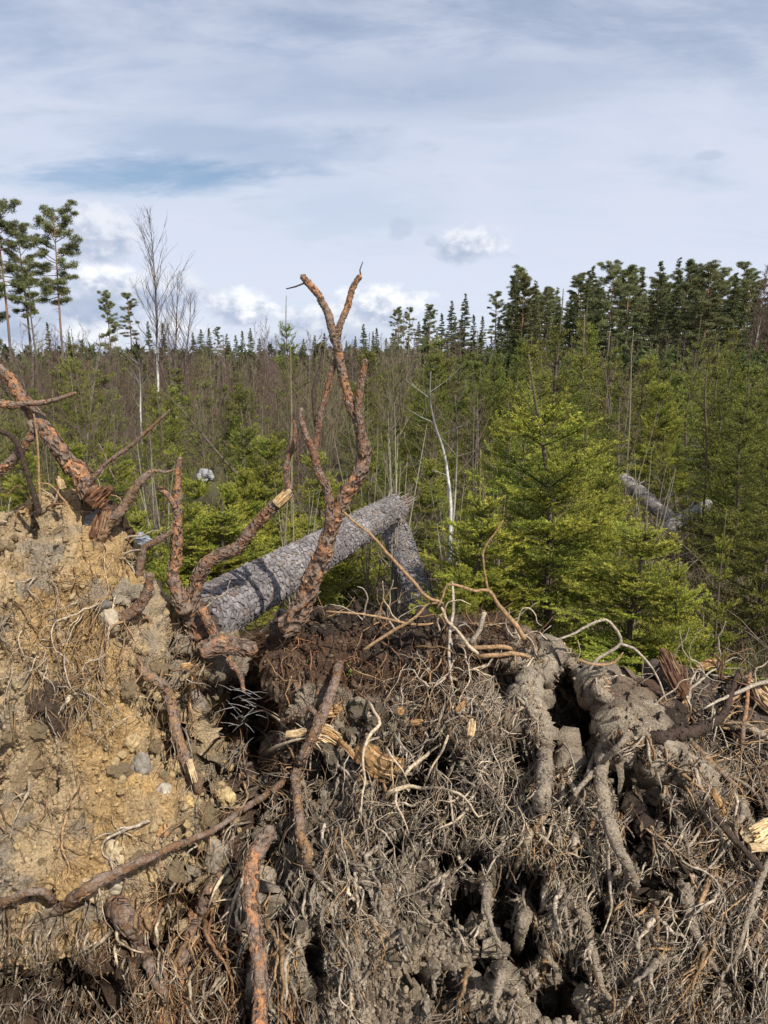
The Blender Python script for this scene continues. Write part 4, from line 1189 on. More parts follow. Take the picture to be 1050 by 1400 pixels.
clods('L', 110, -20, 330, 700, 1260, 3, 8, protoS, 'stone', 0.0)
protoL = [rock_mesh(110 + i, (1, 0.9, 0.95), (0.42, 0.32, 0.19), 2, 0.8, M_SOIL) for i in range(5)]
clods('L', 60, -10, 330, 720, 1250, 5, 15, protoL, 'clod', 0.1)
clods('L', 60, 180, 320, 1030, 1180, 3, 9, protoS, 'stone')
clods('M', 230, 400, 1050, 960, 1400, 4, 17, protoM, 'clod', 0.0)
clods('M', 50, 340, 480, 1050, 1300, 4, 13, protoM, 'clod', 0.0)
clods('M', 40, 690, 900, 895, 1010, 3, 10, protoM, 'clod', 0.0)
clods('R', 60, 900, 1060, 930, 1390, 3, 9, protoM, 'clod', 0.0)


# fine crumbs, too many to count
def crumbs(owner, n, col, r0, r1):
    pl = PLATES[owner]
    s = Soup()
    V0, F0 = ICO1[0][:12] if False else ICO1[0], ICO1[1]
    V0, F0 = ico(0)
    for _ in range(n):
        iv, iu = random.randint(int(pl.nv * .36), pl.nv - 4), random.randint(4, pl.nu - 5)
        p = pl.grid[iv, iu]
        r = random.uniform(r0, r1) * (0.4 + random.random() ** 3)
        V = V0 * r * np.array([random.uniform(.6, 1.2), random.uniform(.6, 1.2), random.uniform(.5, 1)])
        s.add(V + p + np.array([0, -r * 0.2, 0]), None, F0, pl.col[iv, iu] * random.uniform(0.8, 1.5) * 0.6 + np.asarray(col) * 0.4)
    link('crumbs', s.mesh('crumbs', M_SOIL, False), OWN[owner], 'stuff')


crumbs('L', 9000, (0.38, 0.27, 0.14), 0.004, 0.013)
crumbs('M', 13000, (0.26, 0.21, 0.15), 0.004, 0.014)
crumbs('R', 4000, (0.16, 0.13, 0.10), 0.003, 0.010)


# ------------------------------------------------------------------ torn wood
def splinter(owner, pts, rpx, flat, cols, lift=0.06, mode='S', name='wood_splinter', fib=26):
    fib = max(fib, 24)
    """a fibrous torn piece: several ragged slivers side by side"""
    path, rad = root_path([(a, b, rpx) for a, b in pts], mode, lift)
    s = Soup()
    d = path[-1] - path[0]
    L = np.linalg.norm(d)
    side = np.cross(d / L, np.array([0, -1.0, 0.3]))
    side /= np.linalg.norm(side)
    R = rad.mean()
    s.tube(path + np.array([0, R * .35, 0]), rad * np.linspace(.95, .45, len(rad)), 10, np.asarray(cols[0]) * .55, rough=.35, nscale=70)
    for i in range(fib):
        t = (i + 0.5) / fib * 2 - 1
        a, b = random.uniform(0.0, 0.3), random.choice((random.uniform(0.45, .8), random.uniform(0.75, 1.08)))
        n = 8
        u = np.linspace(a, b, n)
        idx = u * (len(path) - 1)
        base = np.stack([np.interp(np.clip(idx, 0, len(path) - 1), np.arange(len(path)), path[:, k]) for k in range(3)], -1)
        off = side * t * R * 1.0 + np.array([0, -1, 0.2]) * R * (flat * math.sqrt(max(0, 1 - t * t)) + random.uniform(-.3, .12))
        w = R / fib * random.uniform(1.6, 3.4) * np.concatenate([np.linspace(0.7, 1.1, n - 2), [0.7, 0.15]])
        pt = base + off + 0.12 * R * np.stack([vnoise(base * 25 + i, k) for k in range(3)], -1)
        c = np.asarray(random.choice(cols)) * random.uniform(0.55, 1.15)
        s.tube(pt, w, 5, c, rough=0.25, nscale=90)
    o = link(name, s.mesh(name, M_WOOD, False), OWN[owner])
    return o


FW = [(0.72, 0.52, 0.28), (0.62, 0.40, 0.18), (0.70, 0.55, 0.34)]
OW = [(0.50, 0.29, 0.12), (0.38, 0.20, 0.08), (0.56, 0.36, 0.17)]
DW = [(0.20, 0.10, 0.055), (0.13, 0.07, 0.045), (0.30, 0.18, 0.10)]
# shreds of mud-caked root mat hanging from the plates
def shreds(owner, n, x0, x1, y0, y1, w0, w1, l0, l1, cols):
    s = Soup()
    for _ in range(n):
        px, py = random.uniform(x0, x1), random.uniform(y0, y1)
        Y0 = float(PLATES[owner].Y(px, py))
        if Y0 > 8 or Y0 > float(surfY(px, py)) + .03:
            continue
        p = P(px, py, Y0)
        L, w = random.uniform(l0, l1) * (.5 + random.random() ** 2), random.uniform(w0, w1)
        a = random.gauss(0, .7)
        sd = np.array([math.cos(a), math.sin(a), random.gauss(0, .25)])
        dn = nrm_(np.array([random.gauss(0, .25), -abs(random.gauss(.25, .3)), -1 + random.gauss(0, .3)]))
        m = 5
        rows = []
        q = p + np.array([0, .008, .01])
        for i in range(m):
            t = i / (m - 1)
            ww = w * (1 - .75 * t) * random.uniform(.6, 1.25)
            th = np.cross(sd, dn) * random.uniform(.0015, .004)
            rows += [q - sd * ww * random.uniform(.35, .65), q + th, q + sd * ww * random.uniform(.35, .65), q - th]
            dn = nrm_(dn + np.array([random.gauss(0, .22), random.gauss(0, .18), -.12]))
            q = q + dn * L / (m - 1)
        V = np.array(rows)
        i = np.arange(m - 1)[:, None] * 4
        k = np.arange(4)[None, :]
        Q = np.stack([i + k, i + (k + 1) % 4, i + 4 + (k + 1) % 4, i + 4 + k], -1).reshape(-1, 4)
        s.add(V, Q, np.array([(4 * m - 4, 4 * m - 3, 4 * m - 2), (4 * m - 4, 4 * m - 2, 4 * m - 1)]), np.asarray(random.choice(cols)) * random.uniform(.55, 1.25))
    link('root_mat_shreds', s.mesh('root_mat_shreds', M_SOIL, False), OWN[owner], 'stuff')


def nrm_(v):
    return v / (np.linalg.norm(v) + 1e-9)


MC = [(0.37, 0.31, 0.235), (0.46, 0.395, 0.31), (0.24, 0.19, 0.14), (0.20, 0.14, 0.09)]
shreds('M', 2600, 380, 1060, 930, 1420, .006, .022, .03, .09, MC)
shreds('M', 1500, 380, 1060, 960, 1420, .014, .042, .05, .15, MC)
shreds('M', 1500, 680, 940, 880, 1020, .006, .022, .03, .09, MC)
shreds('R', 900, 880, 1060, 920, 1400, .005, .016, .02, .07, [(.14, .11, .085), (.20, .165, .13), (.09, .07, .055)])
shreds('L', 700, -10, 340, 1230, 1420, .005, .018, .03, .09, MC)
shreds('L', 500, 0, 330, 720, 1240, .005, .014, .02, .05, [(.36, .27, .16), (.30, .22, .14)])
splinter('M', [(765, 892), (767, 880), (766, 878)], 6, 0.5, FW, 0.05)
splinter('M', [(745, 905), (752, 910), (758, 915)], 8, 0.5, OW, 0.06)
splinter('M', [(777, 925), (786, 921), (792, 918)], 5, 0.5, OW, 0.06)
splinter('M', [(392, 1004), (405, 1003), (418, 1000)], 5, 0.4, FW, 0.14)
splinter('M', [(432, 1002), (445, 1004), (464, 1016)], 13, 0.6, FW + OW, 0.05)
splinter('M', [(440, 972), (452, 972), (466, 970)], 9, 0.6, OW, 0.05)
splinter('M', [(494, 1030), (520, 1048), (552, 1056)], 17, 0.3, OW + [(0.36, 0.2, 0.07)], 0.05, fib=14)
splinter('M', [(462, 1012), (478, 1026), (492, 1044)], 4, 0.5, OW, 0.07)
splinter('M', [(546, 976), (548, 970), (550, 968)], 5, 0.5, OW, 0.06)
splinter('M', [(625, 972), (630, 965), (635, 960)], 4, 0.5, OW, 0.06)
splinter('M', [(643, 1006), (645, 995), (646, 984)], 5, 0.5, FW, 0.10)
splinter('M', [(563, 988), (570, 987), (578, 986)], 4, 0.5, OW, 0.06)
splinter('L', [(258, 1040), (263, 1055), (267, 1070)], 4.5, 0.5, FW, 0.10)
splinter('L', [(378, 690), (390, 678), (396, 671)], 8, 0.6, FW + OW, 3.27, 'Y')
splinter('L', [(86, 668), (82, 658), (79, 652)], 5, 0.5, FW + OW, 3.0, 'Y')
splinter('L', [(248, 912), (256, 911), (262, 910)], 5, 0.5, OW, 0.06)
splinter('R', [(1068, 975), (1045, 955), (1022, 930)], 13, 0.35, FW + DW, 0.05, fib=14)
splinter('R', [(936, 948), (922, 925), (906, 890)], 14, 0.4, DW + DW + [(0.36, 0.25, 0.15)], 2.94, 'Y', fib=12)
splinter('R', [(930, 950), (932, 930), (930, 912)], 10, 0.4, DW, 2.94, 'Y')
splinter('R', [(955, 915), (970, 906), (985, 908)], 6, 0.4, OW + DW, 0.02)
splinter('R', [(1020, 1150), (1038, 1140), (1066, 1126)], 14, 0.5, FW, 0.10, fib=12)
splinter('R', [(1026, 1160), (1040, 1158), (1060, 1162)], 5, 0.5, FW, 0.10)
splinter('R', [(975, 1080), (985, 1100), (992, 1116)], 4, 0.5, OW, 0.06)
splinter('L', [(125, 690), (140, 676), (150, 668)], 14, 0.5, DW + [(0.42, 0.19, 0.08)], 3.06, 'Y', fib=12)
splinter('L', [(134, 735), (140, 715), (144, 695)], 15, 0.5, DW, 3.1, 'Y', fib=10)


# ------------------------------------------------------------------ fallen trunk with bark plates
def clip_poly(poly, a, b):
    """keep the side of the bisector nearer a"""
    mx, my = (a[0] + b[0]) / 2, (a[1] + b[1]) / 2
    nx, ny = b[0] - a[0], b[1] - a[1]
    out = []
    for i in range(len(poly)):
        p, q = poly[i], poly[(i + 1) % len(poly)]
        dp = (p[0] - mx) * nx + (p[1] - my) * ny
        dq = (q[0] - mx) * nx + (q[1] - my) * ny
        if dp <= 0:
            out.append(p)
        if dp * dq < 0:
            t = dp / (dp - dq)
            out.append((p[0] + (q[0] - p[0]) * t, p[1] + (q[1] - p[1]) * t))
    return out


def log_with_bark(parent, A, B, ra, rb, seed, cl=0.036, ca=0.0255, tone=1.0, parts=290, core_name='trunk', bend=None):
    A, B = np.array(A, float), np.array(B, float)
    L = np.linalg.norm(B - A)
    ax = (B - A) / L
    u = np.cross(ax, [0, 0, 1.0])
    u /= np.linalg.norm(u)
    v = np.cross(u, ax)
    rr = np.random.default_rng(seed)

    def pos(s, th, h):
        t = s / L
        r = ra + (rb - ra) * t + 0.02 * math.exp(-s / 0.25)
        sw = (bend(t) if bend is not None else 0)
        return A + ax * s + (u * math.cos(th) + v * math.sin(th)) * (r * (1 + 0.03 * math.sin(3 * th + s * 3)) + h) + np.array([0, 0, 1]) * sw

    n = int(L / 0.03) + 2
    sds = 40
    sm = Soup()
    VV = np.array([[pos(L * i / (n - 1), 2 * PI * j / sds, -0.002) for j in range(sds)] for i in range(n)])
    nz = fbm(VV * 45, seed, 3)
    ctr = VV.mean(1, keepdims=True)
    VV = VV + (VV - ctr) * 0.03 * nz[..., None]
    i = np.arange(n - 1)[:, None] * sds
    j = np.arange(sds)[None, :]
    Q = np.stack([i + j, i + (j + 1) % sds, i + sds + (j + 1) % sds, i + sds + j], -1).reshape(-1, 4)
    cen = np.vstack([VV[0].mean(0), VV[-1].mean(0)])
    e = n * sds
    jj = np.arange(sds)
    T = np.vstack([np.stack([(jj + 1) % sds, jj, np.full(sds, e)], -1), np.stack([e - sds + jj, e - sds + (jj + 1) % sds, np.full(sds, e + 1)], -1)])
    core = link(core_name, mesh_np(core_name, np.vstack([VV.reshape(-1, 3), cen]), [Q, T], M_BARK, (0.075, 0.056, 0.046)), parent)
    # voronoi plates over the unrolled surface
    ns, na = int(L / cl), int(2 * PI * (ra + rb) / 2 / ca)
    R0 = (ra + rb) / 2
    da = 2 * PI * R0 / na
    seeds = {}
    for a in range(ns):
        for b in range(na):
            seeds[(a, b)] = ((a + 0.5 * (b % 2) + rr.uniform(-.36, .36)) * cl, (b + rr.uniform(-.36, .36)) * da)
    plates = []
    W = na * da
    for a in range(ns):
        for b in range(na):
            p = seeds[(a, b)]
            poly = [(p[0] - cl * 1.5, p[1] - da * 1.5), (p[0] + cl * 1.5, p[1] - da * 1.5), (p[0] + cl * 1.5, p[1] + da * 1.5), (p[0] - cl * 1.5, p[1] + da * 1.5)]
            for x in range(-2, 3):
                for y in range(-2, 3):
                    if x == 0 and y == 0:
                        continue
                    k = (a + x, (b + y) % na)
                    if k not in seeds:
                        continue
                    q = seeds[k]
                    dy = q[1] - p[1]
                    dy = (dy + W / 2) % W - W / 2
                    poly = clip_poly(poly, p, (q[0], p[1] + dy))
                    if len(poly) < 3:
                        break
                if len(poly) < 3:
                    break
            if len(poly) < 3:
                continue
            cx, cy = sum(q[0] for q in poly) / len(poly), sum(q[1] for q in poly) / len(poly)
            if cx < 0 or cx > L:
                continue
            h = rr.uniform(0.002, 0.010)
            tl, tw = rr.normal(0, 0.0022), rr.normal(0, 0.0022)
            m = len(poly)
            Vb, Vm, Vt = [], [], []
            for q in poly:
                dx, dy = q[0] - cx, q[1] - cy
                jit = rr.uniform(0.86, 1.0)
                s1, s2 = jit, jit * 0.80
                hh = h + tl * dx / cl * 2 + tw * dy / da * 2
                Vb.append(pos(cx + dx * s1, (cy + dy * s1) / R0, -0.004))
                Vm.append(pos(cx + dx * s1 * .97, (cy + dy * s1 * .97) / R0, hh * 0.7))
                Vt.append(pos(cx + dx * s2, (cy + dy * s2) / R0, hh + rr.uniform(-.001, .001)))
            Vc = pos(cx, cy / R0, h + 0.0015)
            V = np.array(Vb + Vm + Vt + [Vc])
            k = np.arange(m)
            k1 = (k + 1) % m
            Qp = np.vstack([np.stack([k, k1, m + k1, m + k], -1), np.stack([m + k, m + k1, 2 * m + k1, 2 * m + k], -1)])
            Tp = np.stack([2 * m + k, 2 * m + k1, np.full(m, 3 * m)], -1)
            g = rr.uniform(0.72, 1.2)
            base = np.array([0.205, 0.185, 0.178]) * g * tone * (1 + .28 * float(vnoise(pos(cx, cy / R0, 0) * 7, 3)))
            if rr.random() < 0.06:
                base = np.array([0.20, 0.15, 0.12]) * g
            C = np.vstack([np.tile(np.array([0.12, 0.085, 0.07]), (m, 1)), np.tile(base * 0.8, (m, 1)), np.tile(base, (m + 1, 1))])
            mid = V[-1]
            face = np.array([0, 0, CZ]) - mid
            vis = np.dot(mid - (A + ax * cx), face) > 0
            plates.append((0 if vis else 1, np.linalg.norm(face), V, Qp, Tp, C))
    plates.sort(key=lambda t: (t[0], t[1]))
    for pl in plates[:parts]:
        link('bark_plate', mesh_np('bark_plate', pl[2], [pl[3], pl[4]], M_BARK, pl[5], False), core if core.parent is not None else None)
    s = Soup()
    for pl in plates[parts:]:
        s.add(pl[2], pl[3], pl[4], pl[5])
    if s.n:
        link('bark_plates', s.mesh('bark_plates', M_BARK, False), core, 'stuff')
    # the sub-parts were built in world space like the core itself
    for ch in core.children:
        ch.matrix_parent_inverse = Matrix()
    return core


TA, TB = P(292, 838, 3.62), P(541, 694, 6.2)
ax_ = (TB - TA) / np.linalg.norm(TB - TA)
log_with_bark(pineL, TA - ax_ * 0.2, TB, 0.150, 0.112, 5)
broken = thing('broken_trunk_top', 'snapped off pine trunk top hanging down to the right from the break', 'fallen trunk', tuple(P(590, 870, 5.3) * np.array([1, 1, 0])), None, True)
BA, BB = P(541, 728, 6.75), P(592, 862, 5.5)
dB = (BB - BA) / np.linalg.norm(BB - BA)
log_with_bark(broken, BA, BB + dB * 0.75, 0.122, 0.105, 9, tone=0.95, parts=280)  # bark of the hanging piece tinted slightly darker, standing in for less sun
s = Soup()     # frayed wood at the break
for k in range(70):
    p0 = TB + np.array([random.uniform(-.08, .1), random.uniform(-.09, .09), random.uniform(-.10, .09)])
    d = ax_ * random.uniform(0.05, 0.32) + np.array([random.gauss(0, .03), 0, random.gauss(0, .03)])
    s.tube(np.array([p0 - d * 0.6, p0 + d * 0.3, p0 + d]), np.array([0.012, 0.009, 0.002]), 5, np.array([0.17, 0.135, 0.11]) * random.uniform(.6, 1.5), rough=0.2)
link('torn_end', s.mesh('torn_end', M_WOOD, False), pineL)

# ------------------------------------------------------------------ young spruces
def nrm(v):
    return v / (np.linalg.norm(v) + 1e-9)


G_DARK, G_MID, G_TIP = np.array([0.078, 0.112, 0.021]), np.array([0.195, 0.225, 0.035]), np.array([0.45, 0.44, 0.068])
W_TRUNK, W_TWIG = np.array([0.115, 0.09, 0.07]), np.array([0.11, 0.085, 0.045])


def needles(A, B, TA_, TB_, dens, nl, nw, rng, up=0.25):
    A, B = np.array(A), np.array(B)
    L = np.linalg.norm(B - A, axis=1)
    cnt = np.maximum(2, (L * dens * rng.uniform(0.8, 1.2, len(L)))).astype(int)
    ix = np.repeat(np.arange(len(L)), cnt)
    t = rng.random(len(ix))
    tg = ((B - A) / (L[:, None] + 1e-9))[ix]
    pos = A[ix] + (B - A)[ix] * t[:, None]
    rnd = rng.normal(size=(len(ix), 3))
    perp = rnd - tg * (rnd * tg).sum(1)[:, None]
    perp /= np.linalg.norm(perp, axis=1)[:, None] + 1e-9
    perp[:, 2] += up
    d = tg * rng.uniform(0.35, 0.9, len(ix))[:, None] + perp * 0.85
    d /= np.linalg.norm(d, axis=1)[:, None]
    sd = np.cross(d, rng.normal(size=(len(ix), 3)))
    sd /= np.linalg.norm(sd, axis=1)[:, None] + 1e-9
    ln = nl * rng.uniform(0.7, 1.2, len(ix))
    w = nw * rng.uniform(0.7, 1.2, len(ix))
    V = np.stack([pos - sd * w[:, None] * .5, pos + sd * w[:, None] * .5, pos + d * ln[:, None]], 1).reshape(-1, 3)
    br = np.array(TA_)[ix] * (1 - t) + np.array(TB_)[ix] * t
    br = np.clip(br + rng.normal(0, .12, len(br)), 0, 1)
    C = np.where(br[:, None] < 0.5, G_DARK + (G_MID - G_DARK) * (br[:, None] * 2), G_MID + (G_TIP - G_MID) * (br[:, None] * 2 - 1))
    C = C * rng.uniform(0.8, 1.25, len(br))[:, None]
    C = np.repeat(C, 3, 0)
    T = np.arange(len(V)).reshape(-1, 3)
    return V, T, C


def spruce_proto(name, seed, H, spread, dz, side_dz, dens, nl, nw, leader=0.4, low=0.12, sub=True, lean=0.0, fill=1.0, split=False):
    rr = random.Random(seed)
    rng = np.random.default_rng(seed)
    tz = np.linspace(0, H, 16)
    tx = lean * (tz / H) ** 2 + 0.03 * np.sin(tz * 3 + seed)
    ty = 0.03 * np.cos(tz * 2.3 + seed)
    tp = np.stack([tx, ty, tz], -1)
    tr = 0.0095 * H * (1 - tz / H) ** 0.9 + 0.004
    st = Soup()
    st.tube(tp, tr, 8, W_TRUNK, rough=0.15, nscale=30)
    sb = Soup()
    A, B, a0, b0 = [], [], [], []
    blist = []

    def flush(wood):
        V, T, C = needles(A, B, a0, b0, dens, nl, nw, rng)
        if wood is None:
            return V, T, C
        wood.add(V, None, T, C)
        A.clear(), B.clear(), a0.clear(), b0.clear()
        return wood.mesh('branch', M_NEEDLE, False)

    def seg(p, q, x, y):
        A.append(p), B.append(q), a0.append(x), b0.append(y)

    def tpos(z):
        return np.array([np.interp(z, tz, tx), np.interp(z, tz, ty), z])
    zl = H - leader
    seg(tpos(zl), tpos(zl + leader * 0.5), 0.6, 0.85)
    seg(tpos(zl + leader * 0.5), tpos(H), 0.85, 1)
    lead_mesh = None
    if split:
        w_ = Soup()
        w_.tube(np.array([tpos(zl), tpos(H)]), np.array([.006, .004]), 5, W_TWIG)
        lead_mesh = flush(w_)
    z = zl
    levels = []
    while z > low * H:
        levels.append((z, rr.randint(6, 8)))
        if rr.random() < 0.9:
            levels.append((z - dz * rr.uniform(.2, .45), rr.randint(2, 4)))
            levels.append((z - dz * rr.uniform(.5, .8), rr.randint(2, 4)))
        z -= dz * rr.uniform(0.8, 1.2)
    for (z, nb) in levels:
        if z < 0.03:
            continue
        f = (H - z) / H
        for k in range(nb):
            if rr.random() > fill:
                continue
            th = 2 * PI * (k + rr.uniform(-.3, .3)) / nb + z * 5
            Lb = spread * (f ** 0.72) * rr.uniform(0.45, 1.25)
            if Lb < 0.06:
                continue
            e0 = 0.8 * (1 - f) ** 1.4 + rr.uniform(-.16, .3)
            n = 6
            if split:
                sb = Soup()
            p = tpos(z)
            path = [p]
            h = np.array([math.cos(th), math.sin(th), 0])
            for i in range(n):
                e = e0 - 0.25 * f * math.sin(PI * i / n) + 0.6 * (i / n) ** 2
                th2 = th + rr.uniform(-.12, .12)
                h = np.array([math.cos(th2), math.sin(th2), 0])
                p = p + (h * math.cos(e) + np.array([0, 0, math.sin(e)])) * Lb / n
                path.append(p)
            path = np.array(path)
            sb.tube(path, np.linspace(0.004 + 0.006 * Lb, 0.0016, n + 1), 4, W_TWIG * rr.uniform(.7, 1.2), cap=False)
            inner = 0.04
            for i in range(n):
                if i / n >= inner:
                    seg(path[i], path[i + 1], 0.25 + 0.5 * i / n, 0.35 + 0.6 * (i + 1) / n)
            m = max(3, int(Lb * (1 - inner) / side_dz))
            for j in range(m):
                t = inner + (1 - inner) * (j + rr.uniform(.1, .9)) / m
                if t > 0.97:
                    continue
                fi = t * n
                i = min(n - 1, int(fi))
                q = path[i] + (path[i + 1] - path[i]) * (fi - i)
                tg = nrm(path[i + 1] - path[i])
                sd = nrm(np.cross(tg, [0, 0, 1.0]))
                for sg in (-1, 1):
                    if rr.random() < 0.12:
                        continue
                    ls = (0.05 + Lb * 0.52 * (1 - t) * min(1, t * 3 + 0.3)) * rr.uniform(.65, 1.15)
                    d = nrm(tg * 0.75 + sd * sg * rr.uniform(.6, .95) + np.array([0, 0, rr.uniform(-.22, .62)]))
                    e = q + d * ls
                    br = 0.3 + 0.5 * t
                    mid = q + d * ls * .5 + np.array([0, 0, -0.03 * ls])
                    seg(q, mid, br - 0.15, br + 0.1)
                    seg(mid, e, br + 0.1, min(1, br + 0.42))
                    if ls > 0.09:
                        sb.tube(np.array([q, mid, e]), np.array([.0022, .0017, .001]), 3, W_TWIG, cap=False)
                        if sub:
                            ms = int(ls / (side_dz * 0.95))
                            for u in range(ms):
                                tt = (u + rr.uniform(.2, .9)) / ms
                                q2 = q + (e - q) * tt
                                s2 = nrm(np.cross(d, [0, 0, 1.0]))
                                l2 = (0.03 + ls * 0.4 * (1 - tt)) * rr.uniform(.6, 1.1)
                                g = rr.choice((-1, 1))
                                d2 = nrm(d * .8 + s2 * g * .7 + np.array([0, 0, rr.uniform(-.2, .6)]))
                                seg(q2, q2 + d2 * l2, br - 0.05, min(1, br + 0.4))
            if split and A:
                blist.append(flush(sb))
    if split:
        return {'trunk': st.mesh('trunk', M_TWIG), 'leader': lead_mesh, 'branch_list': blist, 'H': H}
    V, T, C = flush(None)
    return {'trunk': st.mesh('trunk', M_TWIG), 'branches': sb.mesh('branches', M_TWIG), 'foliage': mesh_np('foliage', V, T, M_NEEDLE, C, False), 'H': H}


HERO = [spruce_proto('h', 3, 2.8, 1.02, 0.25, 0.056, 430, 0.021, 0.0060, 0.52, 0.10, lean=-0.24, split=True, fill=.84),
        spruce_proto('h', 4, 2.4, 0.86, 0.23, 0.056, 430, 0.021, 0.0060, 0.30, 0.08, split=True),
        spruce_proto('h', 5, 2.0, 0.72, 0.21, 0.056, 430, 0.021, 0.0060, 0.28, 0.08, lean=0.1, split=True),
        spruce_proto('h', 6, 2.4, 0.62, 0.28, 0.070, 380, 0.019, 0.0058, 0.40, 0.15, fill=0.75, split=True)]
HG = (G_DARK.copy(), G_MID.copy(), G_TIP.copy())
G_DARK, G_MID, G_TIP = HG[0] * .66, HG[1] * np.array([.62, .66, .75]), HG[2] * np.array([.58, .61, .7])
MIDP = [spruce_proto('m', 13 + i, 2.6, [0.85, 0.7, 0.95, 0.62, 0.78][i], 0.26, 0.075, 150, 0.030, 0.0095, [0.4, 0.55, 0.3, 0.6, 0.45][i], 0.05, fill=[1, .9, 1, .75, .9][i]) for i in range(5)]
LOWP = [spruce_proto('l', 23 + i, 2.6, [0.85, 0.65, 0.75, 0.55][i], 0.28, 0.12, 62, 0.065, 0.020, [0.4, 0.6, 0.5, 0.75][i], 0.05, sub=False, fill=[1, .9, 1, .75][i]) for i in range(4)]
print('TRIS', [sum(len(b.polygons) for b in h['branch_list']) for h in HERO], [len(h['branch_list']) for h in HERO], [len(h['foliage'].polygons) for h in MIDP + LOWP])


class Proto:
    """first use links the thing, later uses copy it"""
    def __init__(self, meshes, name, cat, order):
        self.m, self.name, self.cat, self.order, self.src = meshes, name, cat, order, None

    def place(self, loc, rz, sc, label, group=None, tilt=(0, 0)):
        if self.src is None:
            o = thing(self.name, label, self.cat, loc, group)
            for k in self.order:
                if k in self.m:
                    link(k, self.m[k], o, 'stuff' if k in ('branches', 'foliage', 'twigs', 'limbs', 'crown') else None)
            for b in self.m.get('branch_list', ()):
                link('branch', b, o)
            self.src = o
        else:
            o = copy_tree(self.src, label, group)
            if group is None and 'group' in o:
                del o['group']
        o.location = loc
        o.rotation_euler = (tilt[0], tilt[1], rz)
        o.scale = sc if isinstance(sc, tuple) else (sc, sc, sc)
        return o


SP_ORD = ('trunk', 'leader', 'branches', 'foliage')
PH = [Proto(m, 'young_spruce', 'young spruce', SP_ORD) for m in HERO]
PM = [Proto(m, 'young_spruce', 'young spruce', SP_ORD) for m in MIDP]
PL_ = [Proto(m, 'young_spruce', 'young spruce', SP_ORD) for m in LOWP]


def put_spruce(proto, px, top_py, Y, label, group=None, wide=1.0, rz=None, tilt=(0, 0)):
    p = P(px, 505, Y)
    top = P(px, top_py, Y)[2]
    s = top / proto.m['H']
    w = s * wide
    return proto.place((float(p[0]), Y, -0.04), rz if rz is not None else random.uniform(0, 6.28), (w, w, s), label, group, tilt)


